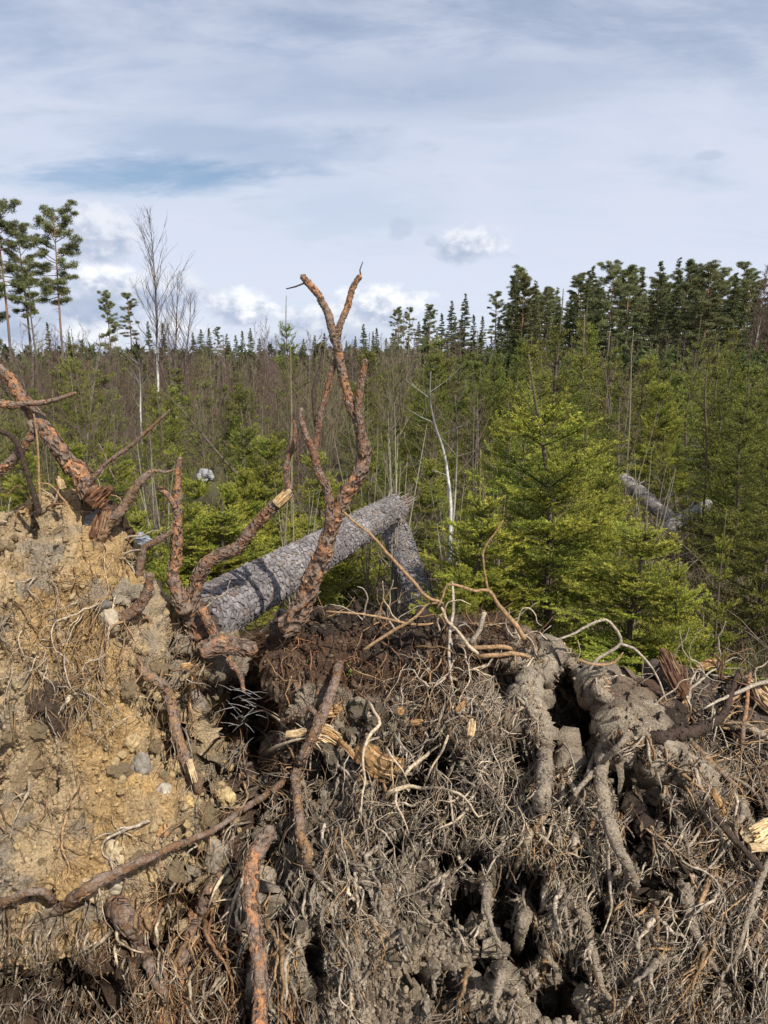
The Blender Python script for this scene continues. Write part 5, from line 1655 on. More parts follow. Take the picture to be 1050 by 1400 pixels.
GN = 'young spruces named one by one'
NEAR = [  # proto, px, top, Y, width, label, rz
    (PH[0], 772, 478, 5.7, 1.3, 'big young spruce with a pale leaning leader, largest in the clearing, right of centre', 0.3),
    (PH[1], 893, 690, 4.9, 1.75, 'broad bright green young spruce spreading over the crest right of the biggest spruce', 1.0),
    (PH[2], 668, 650, 5.4, 1.2, 'low young spruce between the thin white birch and the biggest spruce', 2.1),
    (PH[2], 955, 745, 4.6, 0.75, 'small young spruce low over the dark root plate, left of the sparse one', 4.1),
    (PH[3], 1012, 690, 4.7, 0.62, 'sparse thin young spruce near the right edge with bare leader', 0.4),
    (PM[0], 1078, 560, 6.4, 1.05, 'dark young spruce cut by the right edge of the view', 3.3),
    (PM[2], 1025, 520, 8.6, 1.0, 'tall dark young spruce behind the sparse one at the right', 2.6),
    (PH[1], 905, 505, 13.0, 0.9, 'young spruce above the weathered grey logs on the right', 5.2),
    (PH[2], 835, 600, 7.2, 0.8, 'young spruce peeking out just behind the biggest spruce on its right', 0.9),
    (PH[2], 281, 674, 6.6, 2.0, 'low wide young spruce below the pale boulder, nearest to it', 0.4),
    (PH[2], 325, 622, 7.6, 1.0, 'bright small young spruce, second right of the pale boulder', 1.5),
    (PH[1], 360, 575, 8.2, 1.0, 'bright young spruce behind the bent brown root left of centre', 2.5),
    (PH[2], 252, 668, 6.5, 1.1, 'little bright young spruce behind the upright orange root pair', 3.5),
    (PH[2], 180, 680, 6.3, 1.1, 'little young spruce low beside the top of the sandy root plate', 4.4),
    (PH[1], 430, 600, 8.8, 1.0, 'green young spruce seen through the fork of the dry root', 5.5),
    (PH[3], 505, 600, 8.0, 0.9, 'thin young spruce right behind the break of the fallen trunk', 0.2),
    (PH[2], 640, 755, 5.0, 0.85, 'low bright young spruce at the foot of the thin white birch', 2.9),
    (PH[1], 95, 590, 9.5, 1.0, 'dark young spruce behind the big orange root at left', 3.9),
    (PH[1], 303, 640, 7.0, 1.0, 'low bright young spruce just right of and before the pale boulder', 1.2),
    (PH[1], 256, 634, 7.2, 1.0, 'small young spruce just left of the pale boulder', 2.2),
    (PH[2], 205, 752, 4.6, 0.8, 'tiny young spruce just behind the crest, by the brown bent root', 0.8),
    (PH[1], 20, 600, 8.5, 1.0, 'young spruce behind the roots at the left edge', 1.8),
    (PH[0], 150, 585, 10.5, 1.0, 'dark full young spruce left of the bare birch trunk', 0.1),
    (PH[1], 225, 600, 9.6, 1.0, 'young spruce under the bare birch trunk', 2.7),
    (PH[0], 330, 560, 11.0, 1.0, 'young spruce below the leaning sapling', 4.2),
    (PH[1], 470, 640, 7.6, 1.0, 'bright young spruce behind the far half of the fallen trunk', 3.1),
    (PH[1], 590, 610, 8.6, 1.0, 'young spruce behind the upper end of the broken trunk top', 0.6),
    (PH[2], 420, 690, 6.6, 1.0, 'small bright young spruce over the middle of the fallen trunk', 5.0),
    (PH[0], 700, 540, 9.5, 0.95, 'young spruce between the white birch and the biggest spruce, farther back', 1.1),
    (PM[0], 100, 470, 17, 1.0, 'tall green young spruce standing under the tall pines at left', 0.5),
    (PM[3], 762, 393, 15, 0.9, 'tallest young spruce with long bare leader above the biggest spruce', 1.3),
    (PM[1], 800, 405, 24, 0.9, 'slim young spruce with pale leader, right of the tallest young spruce', 1.9),
    (PM[1], 395, 402, 20, 0.7, 'slim young spruce leader rising left of the dry root fork', 2.2),
    (PM[3], 950, 430, 22, 0.8, 'slim young spruce with long leader before the wood on the right', 2.4),
    (PM[1], 1000, 450, 20, 0.85, 'slim young spruce near the right edge before the wood', 0.7),
    (PM[2], 590, 470, 16, 0.9, 'yellowish young spruce in the middle of the thicket', 0.7),
    (PM[4], 655, 500, 12, 1.0, 'dark young spruce behind the thin white birch', 1.7),
]
for (pr, px, tp_, Y, w, lab, rz) in NEAR:
    put_spruce(pr, px, tp_, Y, lab, None, w, rz)

# bent yellow-green sapling leaning in front of the brown brush
lean_sp = Proto(spruce_proto('x', 77, 2.3, 0.42, 0.34, 0.10, 150, 0.02, 0.004, 0.5, 0.2, fill=0.6), 'leaning_spruce', 'young spruce', SP_ORD)
q = P(398, 560, 8.6)
lean_sp.place((float(q[0]), 8.6, 0.65), 0.3, 1.0, 'thin yellowish spruce sapling leaning left in front of the brown brush', None, (0.0, -0.72))

# ------------------------------------------------------------------ bare birches, willow brush
PURP, BARKW, OLIVE = np.array([0.12, 0.078, 0.064]), np.array([0.55, 0.52, 0.48]), np.array([0.20, 0.165, 0.10])


def bare_proto(seed, H, nst, nbr, ntw, r0, col_stem, col_twig, spread=0.28, tw_r=0.0022, white_to=0.0, up=0.9, first=0.15, curve=0.05):
    rr = random.Random(seed)
    st, tw = Soup(), Soup()
    for s in range(nst):
        h = H * rr.uniform(.7, 1) if s else H
        th = rr.uniform(0, 6.28)
        sp = (0.16 if nst > 1 else 0.02) * h * (0.3 if s == 0 else 1)
        n = 12
        t = np.linspace(0, 1, n)
        path = np.stack([math.cos(th) * sp * t + curve * h * 0.3 * np.sin(t * 4 + seed + s), math.sin(th) * sp * t + curve * h * .3 * np.cos(t * 3.3 + s), h * t], -1)
        rad = r0 * (1 - t) ** 0.8 + tw_r
        cc = np.where((t < white_to)[:, None], BARKW, col_stem)
        V, Q, T = tube(path, rad, 6, cap=False)
        C = np.repeat(cc, 6, 0)
        if white_to > 0:
            C = C * (0.55 + 0.6 * (vnoise(V * np.array([9, 9, 26]), seed) > -0.35))[:, None]
        st.add(V, Q, None, C)
        for b in range(nbr):
            u = first + (1 - first) * (b + rr.random()) / nbr
            u = min(u, .97)
            p = np.array([np.interp(u, t, path[:, k]) for k in range(3)])
            a = rr.uniform(0, 6.28)
            L = H * spread * (1.05 - u) ** 0.6 * rr.uniform(.6, 1.25)
            d = nrm(np.array([math.cos(a), math.sin(a), up * rr.uniform(.7, 1.5)]))
            pts = [p]
            m = 5
            for i in range(m):
                d = nrm(d + np.array([rr.gauss(0, .12), rr.gauss(0, .12), 0.10]))
                pts.append(pts[-1] + d * L / m)
            pts = np.array(pts)
            rb = max(tw_r * 1.2, r0 * 0.32 * (1 - u) + tw_r)
            tw.tube(pts, np.linspace(rb, tw_r * .6, m + 1), 3, col_twig * rr.uniform(.7, 1.3), cap=False)
            for k in range(ntw):
                v = rr.uniform(.15, .95) * m
                i = min(m - 1, int(v))
                q0 = pts[i] + (pts[i + 1] - pts[i]) * (v - i)
                d2 = nrm(nrm(pts[i + 1] - pts[i]) + np.array([rr.gauss(0, .5), rr.gauss(0, .5), rr.uniform(-.1, .6)]))
                l2 = L * rr.uniform(.2, .5)
                q1 = q0 + d2 * l2 * .5
                q2 = q1 + nrm(d2 + np.array([rr.gauss(0, .2), rr.gauss(0, .2), .1])) * l2 * .5
                tw.tube(np.array([q0, q1, q2]), np.array([tw_r, tw_r * .8, tw_r * .45]), 3, col_twig * rr.uniform(.7, 1.3), cap=False)
    return {'stem': st.mesh('stem', M_TWIG), 'twigs': tw.mesh('twigs', M_TWIG), 'H': H}


BR_ORD = ('stem', 'twigs')
BRUSH = [bare_proto(31, 3.0, 3, 18, 9, 0.008, PURP * 1.1, PURP, tw_r=0.0030), bare_proto(32, 3.2, 2, 26, 9, 0.009, PURP * 1.2, np.array([.15, .115, .08]), tw_r=0.0030),
         bare_proto(33, 2.6, 6, 11, 8, 0.007, OLIVE * .8, OLIVE * .9, tw_r=0.0028, spread=.36), bare_proto(34, 3.0, 3, 18, 9, 0.008, np.array([0.22, 0.19, 0.16]), PURP * 1.3, tw_r=0.0028, spread=.34)]
NEARB = [bare_proto(41, 1.9, 7, 7, 4, 0.008, np.array([0.30, 0.27, 0.21]), np.array([0.24, 0.2, 0.15]), tw_r=0.0016, spread=0.34),
         bare_proto(42, 2.2, 4, 9, 5, 0.009, np.array([0.24, 0.19, 0.14]), np.array([0.2, 0.15, 0.11]), tw_r=0.0016)]
PB = [Proto(m, 'bare_birch_sapling', 'sapling', BR_ORD) for m in BRUSH]
PNB = [Proto(m, 'bare_shrub', 'shrub', BR_ORD) for m in NEARB]
for (i, px, Y, h, lab) in [(0, 540, 6.5, 2.3, 'grey many stemmed bare shrub rising behind the break of the fallen trunk'),
                           (1, 612, 6.3, 1.5, 'bare shrub right of the hanging broken trunk top'),
                           (1, 505, 7.0, 2.1, 'bare brown shrub above the far end of the fallen trunk'),
                           (0, 400, 6.4, 1.7, 'bare grey shrub behind the middle of the fallen trunk'),
                           (1, 860, 9.0, 2.2, 'tangled bare shrub among the weathered grey logs'),
                           (0, 905, 8.3, 1.7, 'pale bare shrub right of the biggest spruce, beside the logs'),
                           (1, 690, 8.2, 1.9, 'bare dark shrub left behind the biggest spruce'),
                           (0, 620, 7.2, 1.5, 'low bare shrub around the foot of the white birch stem'),
                           (1, 60, 6.5, 1.9, 'bare shrub behind the leaning orange root at the left edge'),
                           (0, 205, 8.0, 1.9, 'bare shrub left of the pale boulder')]:
    p = P(px, 505, Y)
    PNB[i].place((float(p[0]), Y, 0), random.uniform(0, 6), h / PNB[i].m['H'], lab, None)

# random thicket
def green_w(px):
    return float(np.interp(px, [-100, 60, 200, 300, 460, 560, 640, 760, 1150], [0.78, 0.78, 0.64, 0.64, 0.68, 0.76, 0.84, 0.95, 0.95]))


ZX = [40, 140, 260, 330, 425, 520, 600, 690, 800, 900, 990]
ZONES = ['at the left edge', 'under the tall left pines', 'around the tall bare birch', 'above the pale boulder', 'left of the dry root', 'behind the dry root', 'above the broken trunk top',
         'around the white birch stem', 'behind the biggest spruce', 'right of the biggest spruce', 'above the weathered logs', 'at the right edge']
ranked = {}
pts_used = [(P(px, 505, Y)[0], Y) for (_, px, _, Y, _, _, _) in NEAR]
n_sp = n_br = 0
tries = 0
while (n_sp < 298 or n_br < 165) and tries < 9000:
    tries += 1
    Y = 8.5 + 40 * random.random() ** 1.35
    px = random.uniform(-120, 1170)
    X = float(P(px, 505, Y)[0])
    md = 0.45 + 0.018 * Y
    if any((X - a) ** 2 + (Y - b) ** 2 < md * md for a, b in pts_used):
        continue
    if 845 < px < 985 and Y < 11.5:
        continue
    green = random.random() < green_w(px)
    zone = ZONES[int(np.searchsorted(ZX, px))]
    band = 'front' if Y < 13 else ('second' if Y < 20 else ('third' if Y < 31 else 'back'))
    if green and n_sp < 298:
        top = random.gauss(498, 23) if Y > 14 else random.gauss(550, 30)
        if px > 640:
            top -= 8
        top = max(top, 430 if Y > 16 else 480)
        pr = random.choice(PM) if Y < 17 else random.choice(PL_)
        o = put_spruce(pr, px, top, Y, '', 'young spruces of the thicket', random.uniform(.8, 1.15))
        ranked.setdefault(('young spruce', band, zone), []).append((-float(P(px, top, Y)[2]), len(pts_used), o))
        n_sp += 1
    elif not green and n_br < 165:
        top = random.gauss(478, 22) if Y > 13 else random.gauss(515, 30)
        pr = random.choice(PB)
        h = float(P(px, top, Y)[2])
        o = pr.place((X, Y, -0.03), random.uniform(0, 6.28), (h / pr.m['H'] * random.uniform(.8, 1.2),) * 2 + (h / pr.m['H'],), '', 'bare birch saplings of the thicket')
        ranked.setdefault(('bare brown sapling', band, zone), []).append((-h, len(pts_used), o))
        n_br += 1
    else:
        continue
    pts_used.append((X, Y))
RANK = ['tallest', 'second tallest', 'third tallest', 'fourth tallest', 'fifth tallest', 'sixth tallest', 'seventh tallest', 'eighth tallest', 'ninth tallest', 'tenth tallest', 'eleventh tallest',
        'twelfth tallest', 'thirteenth tallest', 'fourteenth tallest', 'fifteenth tallest', 'sixteenth tallest', 'seventeenth tallest', 'eighteenth tallest']
for (kind, band, zone), lst in ranked.items():
    lst.sort(key=lambda t: t[:2])
    for i, (_, _, o) in enumerate(lst):
        w = 'only' if len(lst) == 1 else ('shortest' if i == len(lst) - 1 else RANK[min(i, 17)])
        o['label'] = "%s %s in the thicket's %s row %s" % (w, kind, band, zone)
print('THICKET', n_sp, n_br)


# thin single stems that stand out
def stem(name, label, cat, pts, Y, col, twigs=10, tl=0.35, white=False, seed=0):
    rr = random.Random(seed)
    a = np.array([(x, y, r) for (x, y, r) in pts], float)
    a = smooth_path(a, 8)
    path = P(a[:, 0], a[:, 1], Y)
    g = path[0].copy()
    g[2] = -0.03
    path = np.vstack([g, path])
    rad = np.concatenate([[a[0, 2]], a[:, 2]]) * mpp(600, Y) * (0.6 if Y < 10 else 0.5)
    o = thing(name, label, cat, (float(g[0]), Y, 0), None, True)
    V, Q, T = tube(path, rad, 7, rough=0.1)
    C = np.tile(np.asarray(col), (len(V), 1))
    if white:
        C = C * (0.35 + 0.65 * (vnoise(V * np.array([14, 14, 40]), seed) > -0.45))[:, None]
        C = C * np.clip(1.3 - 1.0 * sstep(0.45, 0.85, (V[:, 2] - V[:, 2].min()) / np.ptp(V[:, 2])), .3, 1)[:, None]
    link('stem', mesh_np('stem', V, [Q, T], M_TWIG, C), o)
    s = Soup()
    n = len(path)
    for k in range(twigs):
        i = rr.randint(n // 3, n - 2)
        d = nrm(np.array([rr.gauss(0, 1), rr.gauss(0, 1), rr.uniform(.6, 1.8)]))
        L = tl * rr.uniform(.5, 1.2)
        p1 = path[i] + d * L * .5
        p2 = p1 + nrm(d + np.array([rr.gauss(0, .25), rr.gauss(0, .25), .2])) * L * .5
        r = min(rad[i] * .5, 0.004)
        s.tube(np.array([path[i], p1, p2]), np.array([r, r * .7, r * .3]), 4, np.asarray(col) * 0.55, cap=False)
        for _ in range(2):
            d3 = nrm(d + np.array([rr.gauss(0, .5), rr.gauss(0, .5), .1]))
            s.tube(np.array([p1, p1 + d3 * L * .4]), np.array([r * .5, r * .25]), 3, np.asarray(col) * 0.5, cap=False)
    if s.n:
        link('twigs', s.mesh('twigs', M_TWIG), o)
    return o


WH = (0.62, 0.60, 0.56)
GR = (0.20, 0.165, 0.11)
stem('birch_sapling', 'thin crooked white birch stem right of the broken trunk top', 'birch sapling', [(615, 760, 4.5), (616, 720, 4.2), (616, 688, 3.8), (612, 650, 3.3), (606, 615, 2.8), (594, 578, 2.2), (588, 545, 1.6), (589, 508, 1)], 6.9, WH, 6, 0.35, True, 1)
stem('birch_sapling', 'second thinner pale stem leaning right from beside the white birch', 'birch sapling', [(619, 720, 2.6), (622, 680, 2.4), (624, 640, 2), (625, 590, 1.6), (622, 540, 1)], 7.0, (0.36, 0.33, 0.27), 6, 0.35, True, 2)
stem('birch_sapling', 'white birch stem among the dark brush on the left', 'birch sapling', [(193, 590, 2.2), (192, 560, 2.2), (192, 530, 1.8), (190, 490, 1.2)], 17, WH, 10, 0.7, True, 3)
stem('bare_sapling', 'straight bare tan sapling right of the biggest spruce', 'sapling', [(857, 640, 2.4), (860, 590, 2.2), (862, 540, 1.9), (863, 490, 1.6), (866, 452, 1)], 11, GR, 10, 0.5, False, 4)
stem('bare_sapling', 'bare pale sapling before the wood, left of the straight tan one', 'sapling', [(797, 520, 1.8), (798, 470, 1.8), (799, 430, 1.2)], 22, GR, 8, 0.8, False, 5)
stem('bare_sapling', 'grey bare sapling in front of the fallen trunk, left of the dry root', 'sapling', [(387, 800, 2), (388, 760, 2), (392, 700, 1.7), (396, 640, 1.4), (399, 560, 1)], 4.6, (0.2, 0.16, 0.11), 8, 0.25, False, 6)
stem('bare_sapling', 'olive sapling rising left of the dry root fork', 'sapling', [(398, 690, 2.6), (399, 620, 2.6), (398, 540, 2.2), (397, 470, 1.5)], 8.0, (0.19, 0.16, 0.07), 12, 0.35, False, 7)
stem('bare_sapling', 'slender green stemmed sapling left of the biggest spruce', 'sapling', [(655, 720, 2.2), (656, 680, 2.2), (657, 640, 1.8), (657, 615, 1.4)], 6.5, (0.2, 0.18, 0.06), 8, 0.25, False, 8)
stem('bare_sapling', 'tall dark bare sapling before the spruces near the right edge', 'sapling', [(965, 660, 2.4), (966, 600, 2.2), (964, 540, 1.8), (968, 490, 1.2)], 9.0, (0.12, 0.09, 0.06), 14, 0.4, False, 9)

# dead grey twigs in the dark hollow between the plates
tw_dead = thing('dead_twig', 'pale grey dead twig spray in the dark hollow beside the sandy plate', 'dead twig', tuple(P(330, 1000, 3.0)), None, True)
s = Soup()
for k in range(34):
    a = P(random.gauss(335, 16), random.gauss(975, 34), 2.98 + random.uniform(-.05, .08))
    d = nrm(np.array([random.choice((-1, -1, 1)) * random.uniform(.4, 1), random.uniform(-.6, .1), random.gauss(0, .55)])) * random.uniform(.03, .14)
    s.tube(np.array([a, a + d * .5 + np.array([0, 0, .004]), a + d]), np.array([.0016, .0013, .0007]), 4, np.array([.27, .25, .23]) * random.uniform(.6, 1.1), cap=False)
link('spray', s.mesh('spray', M_TWIG), tw_dead, 'stuff')

# seedling with small leaves by the centre root
sd = thing('leafy_seedling', 'tiny green leaved seedling beside the top of the centre root', 'seedling', tuple(P(480, 922, 2.9)), None, True)
y0 = float(surfY(480, 922)) - 0.02
s, s2 = Soup(), Soup()
for k in range(9):
    c = P(480 + random.gauss(0, 4), 918 + random.gauss(0, 6), y0 - random.uniform(0, .03))
    s2.tube(np.array([P(480, 930, y0 + .02), c]), np.array([.0012, .0008]), 3, (0.1, 0.1, 0.03), cap=False)
    u, v = nrm(np.array([random.gauss(0, 1), random.gauss(0, .5), random.gauss(0, 1)])), nrm(np.array([random.gauss(0, 1), -1, 1]))
    w = np.cross(u, v)
    L = random.uniform(.010, .017)
    V = np.array([c, c + u * L * .5 + w * L * .32, c + u * L, c + u * L * .5 - w * L * .32, c + u * L * .5 + v * .002])
    s.add(V, None, np.array([(0, 1, 4), (1, 2, 4), (2, 3, 4), (3, 0, 4)]), np.array([.13, .22, .04]) * random.uniform(.7, 1.2))
link('stalk', s2.mesh('stalk', M_TWIG), sd)
link('leaves', s.mesh('leaves', M_NEEDLE, False), sd)


# ------------------------------------------------------------------ logs and boulders in the clearing
def grey_log(label, a, b, ya, yb, r, seed):
    A_, B_ = P(*a, ya), P(*b, yb)
    o = thing('weathered_log', label, 'log', tuple((A_ + B_) / 2), None, True)
    t = np.linspace(0, 1, 40)[:, None]
    path = A_ * (1 - t) + B_ * t + 0.02 * np.stack([vnoise(np.repeat(t * 6, 3, 1) + seed, k) for k in range(3)], -1)
    V, Q, T = tube(path, np.linspace(r, r * .8, 40), 16, rough=0.18, nscale=16, ridge=.4)
    C = np.array([.24, .215, .185]) * (1 + .55 * vnoise(V * 14, seed)[:, None])
    link('bole', mesh_np('bole', V, [Q, T], M_BARK, C), o)
    s = Soup()
    for k in range(4):
        i = random.randint(4, 35)
        d = nrm(np.array([random.gauss(0, 1), random.gauss(0, .4), abs(random.gauss(0, 1))])) * random.uniform(.12, .35)
        s.tube(np.array([path[i], path[i] + d]), np.array([.012, .005]), 6, (.28, .25, .22), rough=.2)
    link('branch_stubs', s.mesh('branch_stubs', M_BARK), o)


grey_log('longer weathered grey log sloping down right of the biggest spruce', (852, 655), (922, 716), 10.0, 9.0, .105, 3)
grey_log('short weathered grey log end sticking up at right of the longer log', (915, 722), (968, 690), 8.8, 9.3, .09, 4)
for (px, py, Y, rx, lab, c, sd_) in [(279, 651, 8.0, 10, 'pale whitish lichened boulder among bright spruces left of centre', (.27, .27, .26), 7)]:
    k = float(mpp(py, Y)) * rx
    rock = link('boulder', rock_mesh(sd_, (k * 1.15, k * 1.1, k * .9), c, 3, 0.7))
    q = P(px, py, Y)
    rock.location = (float(q[0]), Y, float(q[2]))
    tag(rock, lab, 'boulder')
    V, F = ICO3
    h = float(q[2]) - .2 * k
    V = V * np.array([.5, .5, h]) * (1 + .16 * fbm(V * 4 + px, 4, 4)[:, None])
    sb_ = Soup()
    sb_.add(V, None, F, np.array([.055, .05, .026]) * (1 + .5 * fbm(V * 9, 2, 3)[:, None]))
    for v in V[np.random.default_rng(3).integers(0, len(V), 1500)]:
        if v[2] > -.1:
            d = nrm(v / np.array([1, 1, 2]) + np.array([random.gauss(0, .5), random.gauss(0, .5), .7])) * random.uniform(.08, .3)
            sb_.tube(np.array([v - d * .1, v + d * .6, v + d + np.array([random.gauss(0, .04), random.gauss(0, .04), -.02])]), np.array([.004, .003, .001]), 3,
                     np.array(random.choice([(.22, .17, .09), (.11, .13, .04), (.15, .12, .06)])) * random.uniform(.6, 1.2), cap=False)
    b = link('grassy_bank', sb_.mesh('grassy_bank', M_TWIG), None, 'structure')
    b.location = (float(q[0]), Y + .25, 0)

# ------------------------------------------------------------------ tall trees of the forest edge
def clump(s, c, r, n, rng, ln, col):
    d = rng.normal(size=(n, 3))
    d /= np.linalg.norm(d, axis=1)[:, None]
    pos = c + d * rng.random((n, 1)) ** .5 * np.asarray(r) * 0.9
    o = d * .8 + rng.normal(size=(n, 3)) * .6 + np.array([0, 0, .35])
    o /= np.linalg.norm(o, axis=1)[:, None]
    sd = np.cross(o, rng.normal(size=(n, 3)))
    sd /= np.linalg.norm(sd, axis=1)[:, None]
    L = ln * rng.uniform(.7, 1.3, (n, 1))
    V = np.stack([pos - sd * L * .10, pos + sd * L * .10, pos + o * L], 1).reshape(-1, 3)
    C = np.repeat(np.asarray(col) * rng.uniform(.7, 1.3, (n, 1)), 3, 0)
    s.add(V, None, np.arange(3 * n).reshape(-1, 3), C)


PINE_G, SPR_G = np.array([0.175, 0.185, 0.082]), np.array([0.13, 0.142, 0.058])
DET = 1.25


def pine_proto(seed, H, crown, width, nl, top_round=0.6, dens=1.0, flat=0.0):
    rr, rng = random.Random(seed), np.random.default_rng(seed)
    st, lb, cr = Soup(), Soup(), Soup()
    t = np.linspace(0, 1, 20)
    path = np.stack([.25 * np.sin(t * 3 + seed) * t, .25 * np.cos(t * 2.5 + seed) * t, H * t], -1)
    V, Q, T = tube(path, 0.0075 * H * (1 - t) ** .7 + .03, 8, rough=.08, nscale=3)
    f = sstep(.3, .6, V[:, 2] / H)[:, None]
    st.add(V, Q, T, np.array([.15, .12, .10]) * (1 - f) + np.array([.27, .155, .085]) * f)
    for k in range(nl):
        u = 1 - crown * (k + rr.random()) / nl
        p = np.array([np.interp(u, t, path[:, i]) for i in range(3)])
        a = rr.uniform(0, 6.28)
        v = (1 - u) / crown
        L = width * (0.16 + flat + (.9 - flat) * math.sin(PI * min(1, v * top_round + .07 + flat * .5))) * rr.uniform(.5, 1.15)
        e = .75 - .9 * v + rr.uniform(-.2, .2)
        d = np.array([math.cos(a) * math.cos(e), math.sin(a) * math.cos(e), math.sin(e)])
        pts = np.array([p, p + d * L * .5 + np.array([0, 0, -.03 * L]), p + d * L + np.array([0, 0, .08 * L])])
        lb.tube(pts, np.array([.05, .035, .015]) * H / 18, 4, (.17, .10, .065), cap=False)
        for c_ in range(rr.randint(4, 7)):
            w = rr.uniform(.4, 1.08)
            c = p + d * L * w + np.array([rr.gauss(0, .28), rr.gauss(0, .28), .12 + rr.gauss(0, .14)]) * width * .28
            R = width * rr.uniform(.09, .23)
            clump(cr, c, (R, R, R * .42), int(120 * dens), rng, .17 * width / 2.2 * DET, PINE_G * rr.uniform(.75, 1.3))
    clump(cr, path[-1] - np.array([0, 0, .2]), (width * .2, width * .2, width * .22), int(60 * dens), rng, .30, PINE_G)
    for k in range(5):       # dead stubs lower down
        u = rr.uniform(.25, 1 - crown)
        p = np.array([np.interp(u, t, path[:, i]) for i in range(3)])
        a = rr.uniform(0, 6.28)
        lb.tube(np.array([p, p + np.array([math.cos(a), math.sin(a), rr.uniform(-.2, .2)]) * rr.uniform(.5, 1.4)]), np.array([.03, .01]), 3, (.13, .1, .08), cap=False)
    return {'trunk': st.mesh('trunk', M_TWIG), 'limbs': lb.mesh('limbs', M_TWIG), 'crown': cr.mesh('crown', M_FAR, False), 'H': H}


def tall_spruce_proto(seed, H, width, low=.08, col=SPR_G):
    rr, rng = random.Random(seed), np.random.default_rng(seed)
    st, lb, cr = Soup(), Soup(), Soup()
    t = np.linspace(0, 1, 12)
    st.tube(np.stack([0 * t, 0 * t, H * t], -1), .011 * H * (1 - t) + .02, 6, (.15, .115, .09))
    z = H * .985
    while z > low * H:
        f = (H - z) / H
        L0 = width * (f ** .75) * (1 if f < .7 else 1 - (f - .7) * .9)
        for k in range(rr.randint(5, 7)):
            if rr.random() < .1:
                continue
            a = rr.uniform(0, 6.28)
            L = max(.15, L0 * rr.uniform(.65, 1.2))
            h = np.array([math.cos(a), math.sin(a), 0])
            p = np.array([0, 0, z + rr.uniform(-.022, .014) * H])
            q = p + h * L * .6 + np.array([0, 0, (-.22 * f - .02) * L])
            e = p + h * L + np.array([0, 0, (-.30 * f + .12) * L])
            lb.tube(np.array([p, q, e]), np.array([.03, .02, .008]), 3, (.11, .08, .06), cap=False)
            n = int(34 + L * 60)
            u = rng.random((n, 1)) ** .7
            pos = p + (e - p) * u + rng.normal(size=(n, 3)) * np.array([.10, .10, .04]) * (L * .5 + .25)
            o = h * .8 + rng.normal(size=(n, 3)) * .55 + np.array([0, 0, -.35 * f])
            o /= np.linalg.norm(o, axis=1)[:, None]
            sd = np.cross(o, rng.normal(size=(n, 3)))
            sd /= np.linalg.norm(sd, axis=1)[:, None]
            ln = .29 * rng.uniform(.6, 1.3, (n, 1)) * (H / 18) ** .5
            V = np.stack([pos - sd * ln * .13, pos + sd * ln * .13, pos + o * ln], 1).reshape(-1, 3)
            C = np.repeat(np.asarray(col) * rng.uniform(.65, 1.4, (n, 1)), 3, 0)
            cr.add(V, None, np.arange(3 * n).reshape(-1, 3), C)
        z -= H * .024 * rr.uniform(.8, 1.2)
    return {'trunk': st.mesh('trunk', M_TWIG), 'limbs': lb.mesh('limbs', M_TWIG), 'crown': cr.mesh('crown', M_FAR, False), 'H': H}


T_ORD = ('trunk', 'limbs', 'crown')
PINES = [Proto(pine_proto(201, 19, .50, 2.7, 40, .7, 1.0, .22), 'pine_tree', 'pine tree', T_ORD), Proto(pine_proto(202, 19, .46, 3.0, 40, .7, 1.0, .26), 'pine_tree', 'pine tree', T_ORD),
         Proto(pine_proto(203, 18, .66, 2.3, 52, .8), 'pine_tree', 'pine tree', T_ORD), Proto(pine_proto(204, 18, .45, 2.0, 34, .7), 'pine_tree', 'pine tree', T_ORD),
         Proto(pine_proto(205, 18, .74, 2.6, 60, .85), 'pine_tree', 'pine tree', T_ORD)]
SPRS = [Proto(tall_spruce_proto(301 + i, 18, [3.0, 2.5, 3.5, 2.3][i], [.05, .1, .22, .3][i]), 'spruce_tree', 'spruce tree', T_ORD) for i in range(4)]


def put_tree(pr, px, top_py, Y, label, group, wide=1.0):
    p = P(px, 505, Y)
    h = float(P(px, top_py, Y)[2])
    s = h / pr.m['H']
    return pr.place((float(p[0]), Y, 0), random.uniform(0, 6.28), (s * wide, s * wide, s), label, group)


ORD = ['', 'first', 'second', 'third', 'fourth', 'fifth', 'sixth', 'seventh', 'eighth', 'ninth', 'tenth', 'eleventh', 'twelfth', 'thirteenth', 'fourteenth', 'fifteenth',
       'sixteenth', 'seventeenth', 'eighteenth', 'nineteenth', 'twentieth', 'twenty-first', 'twenty-second', 'twenty-third', 'twenty-fourth']
for (i, px, tp_, Y, w, lab) in [(1, 16, 288, 72, 1.05, 'tall pine with a dense dark crown at the left edge of the view'), (0, 44, 316, 76, .9, 'tall pine just right of the left edge pine, its crown a little lower'),
                                (1, 88, 297, 67, .92, 'tall lone pine with bare bent trunk, right of the left edge pines'), (4, -14, 305, 74, 1.0, 'tall pine cut by the left edge of the view'),
                                (4, 153, 402, 95, .8, 'slim pine at left between the lone pine and the bare birch'), (3, 181, 404, 96, 1.05, 'pine with side heavy crown just left of the bare birch')]:
    put_tree(PINES[i], px, tp_, Y, lab, None, w)
for (i, px, tp_, Y, w, lab) in [(0, 206, 440, 92, .8, 'dark spruce behind the forked trunk of the bare birch, left one'), (1, 226, 441, 94, .9, 'dark spruce behind the bare birch, right one'),
                                (0, 98, 455, 62, .8, 'short spruce at the foot of the lone pine'), (1, 70, 440, 80, .8, 'spruce between the trunks of the tall left pines')]:
    put_tree(SPRS[i], px, tp_, Y, lab, None, w)
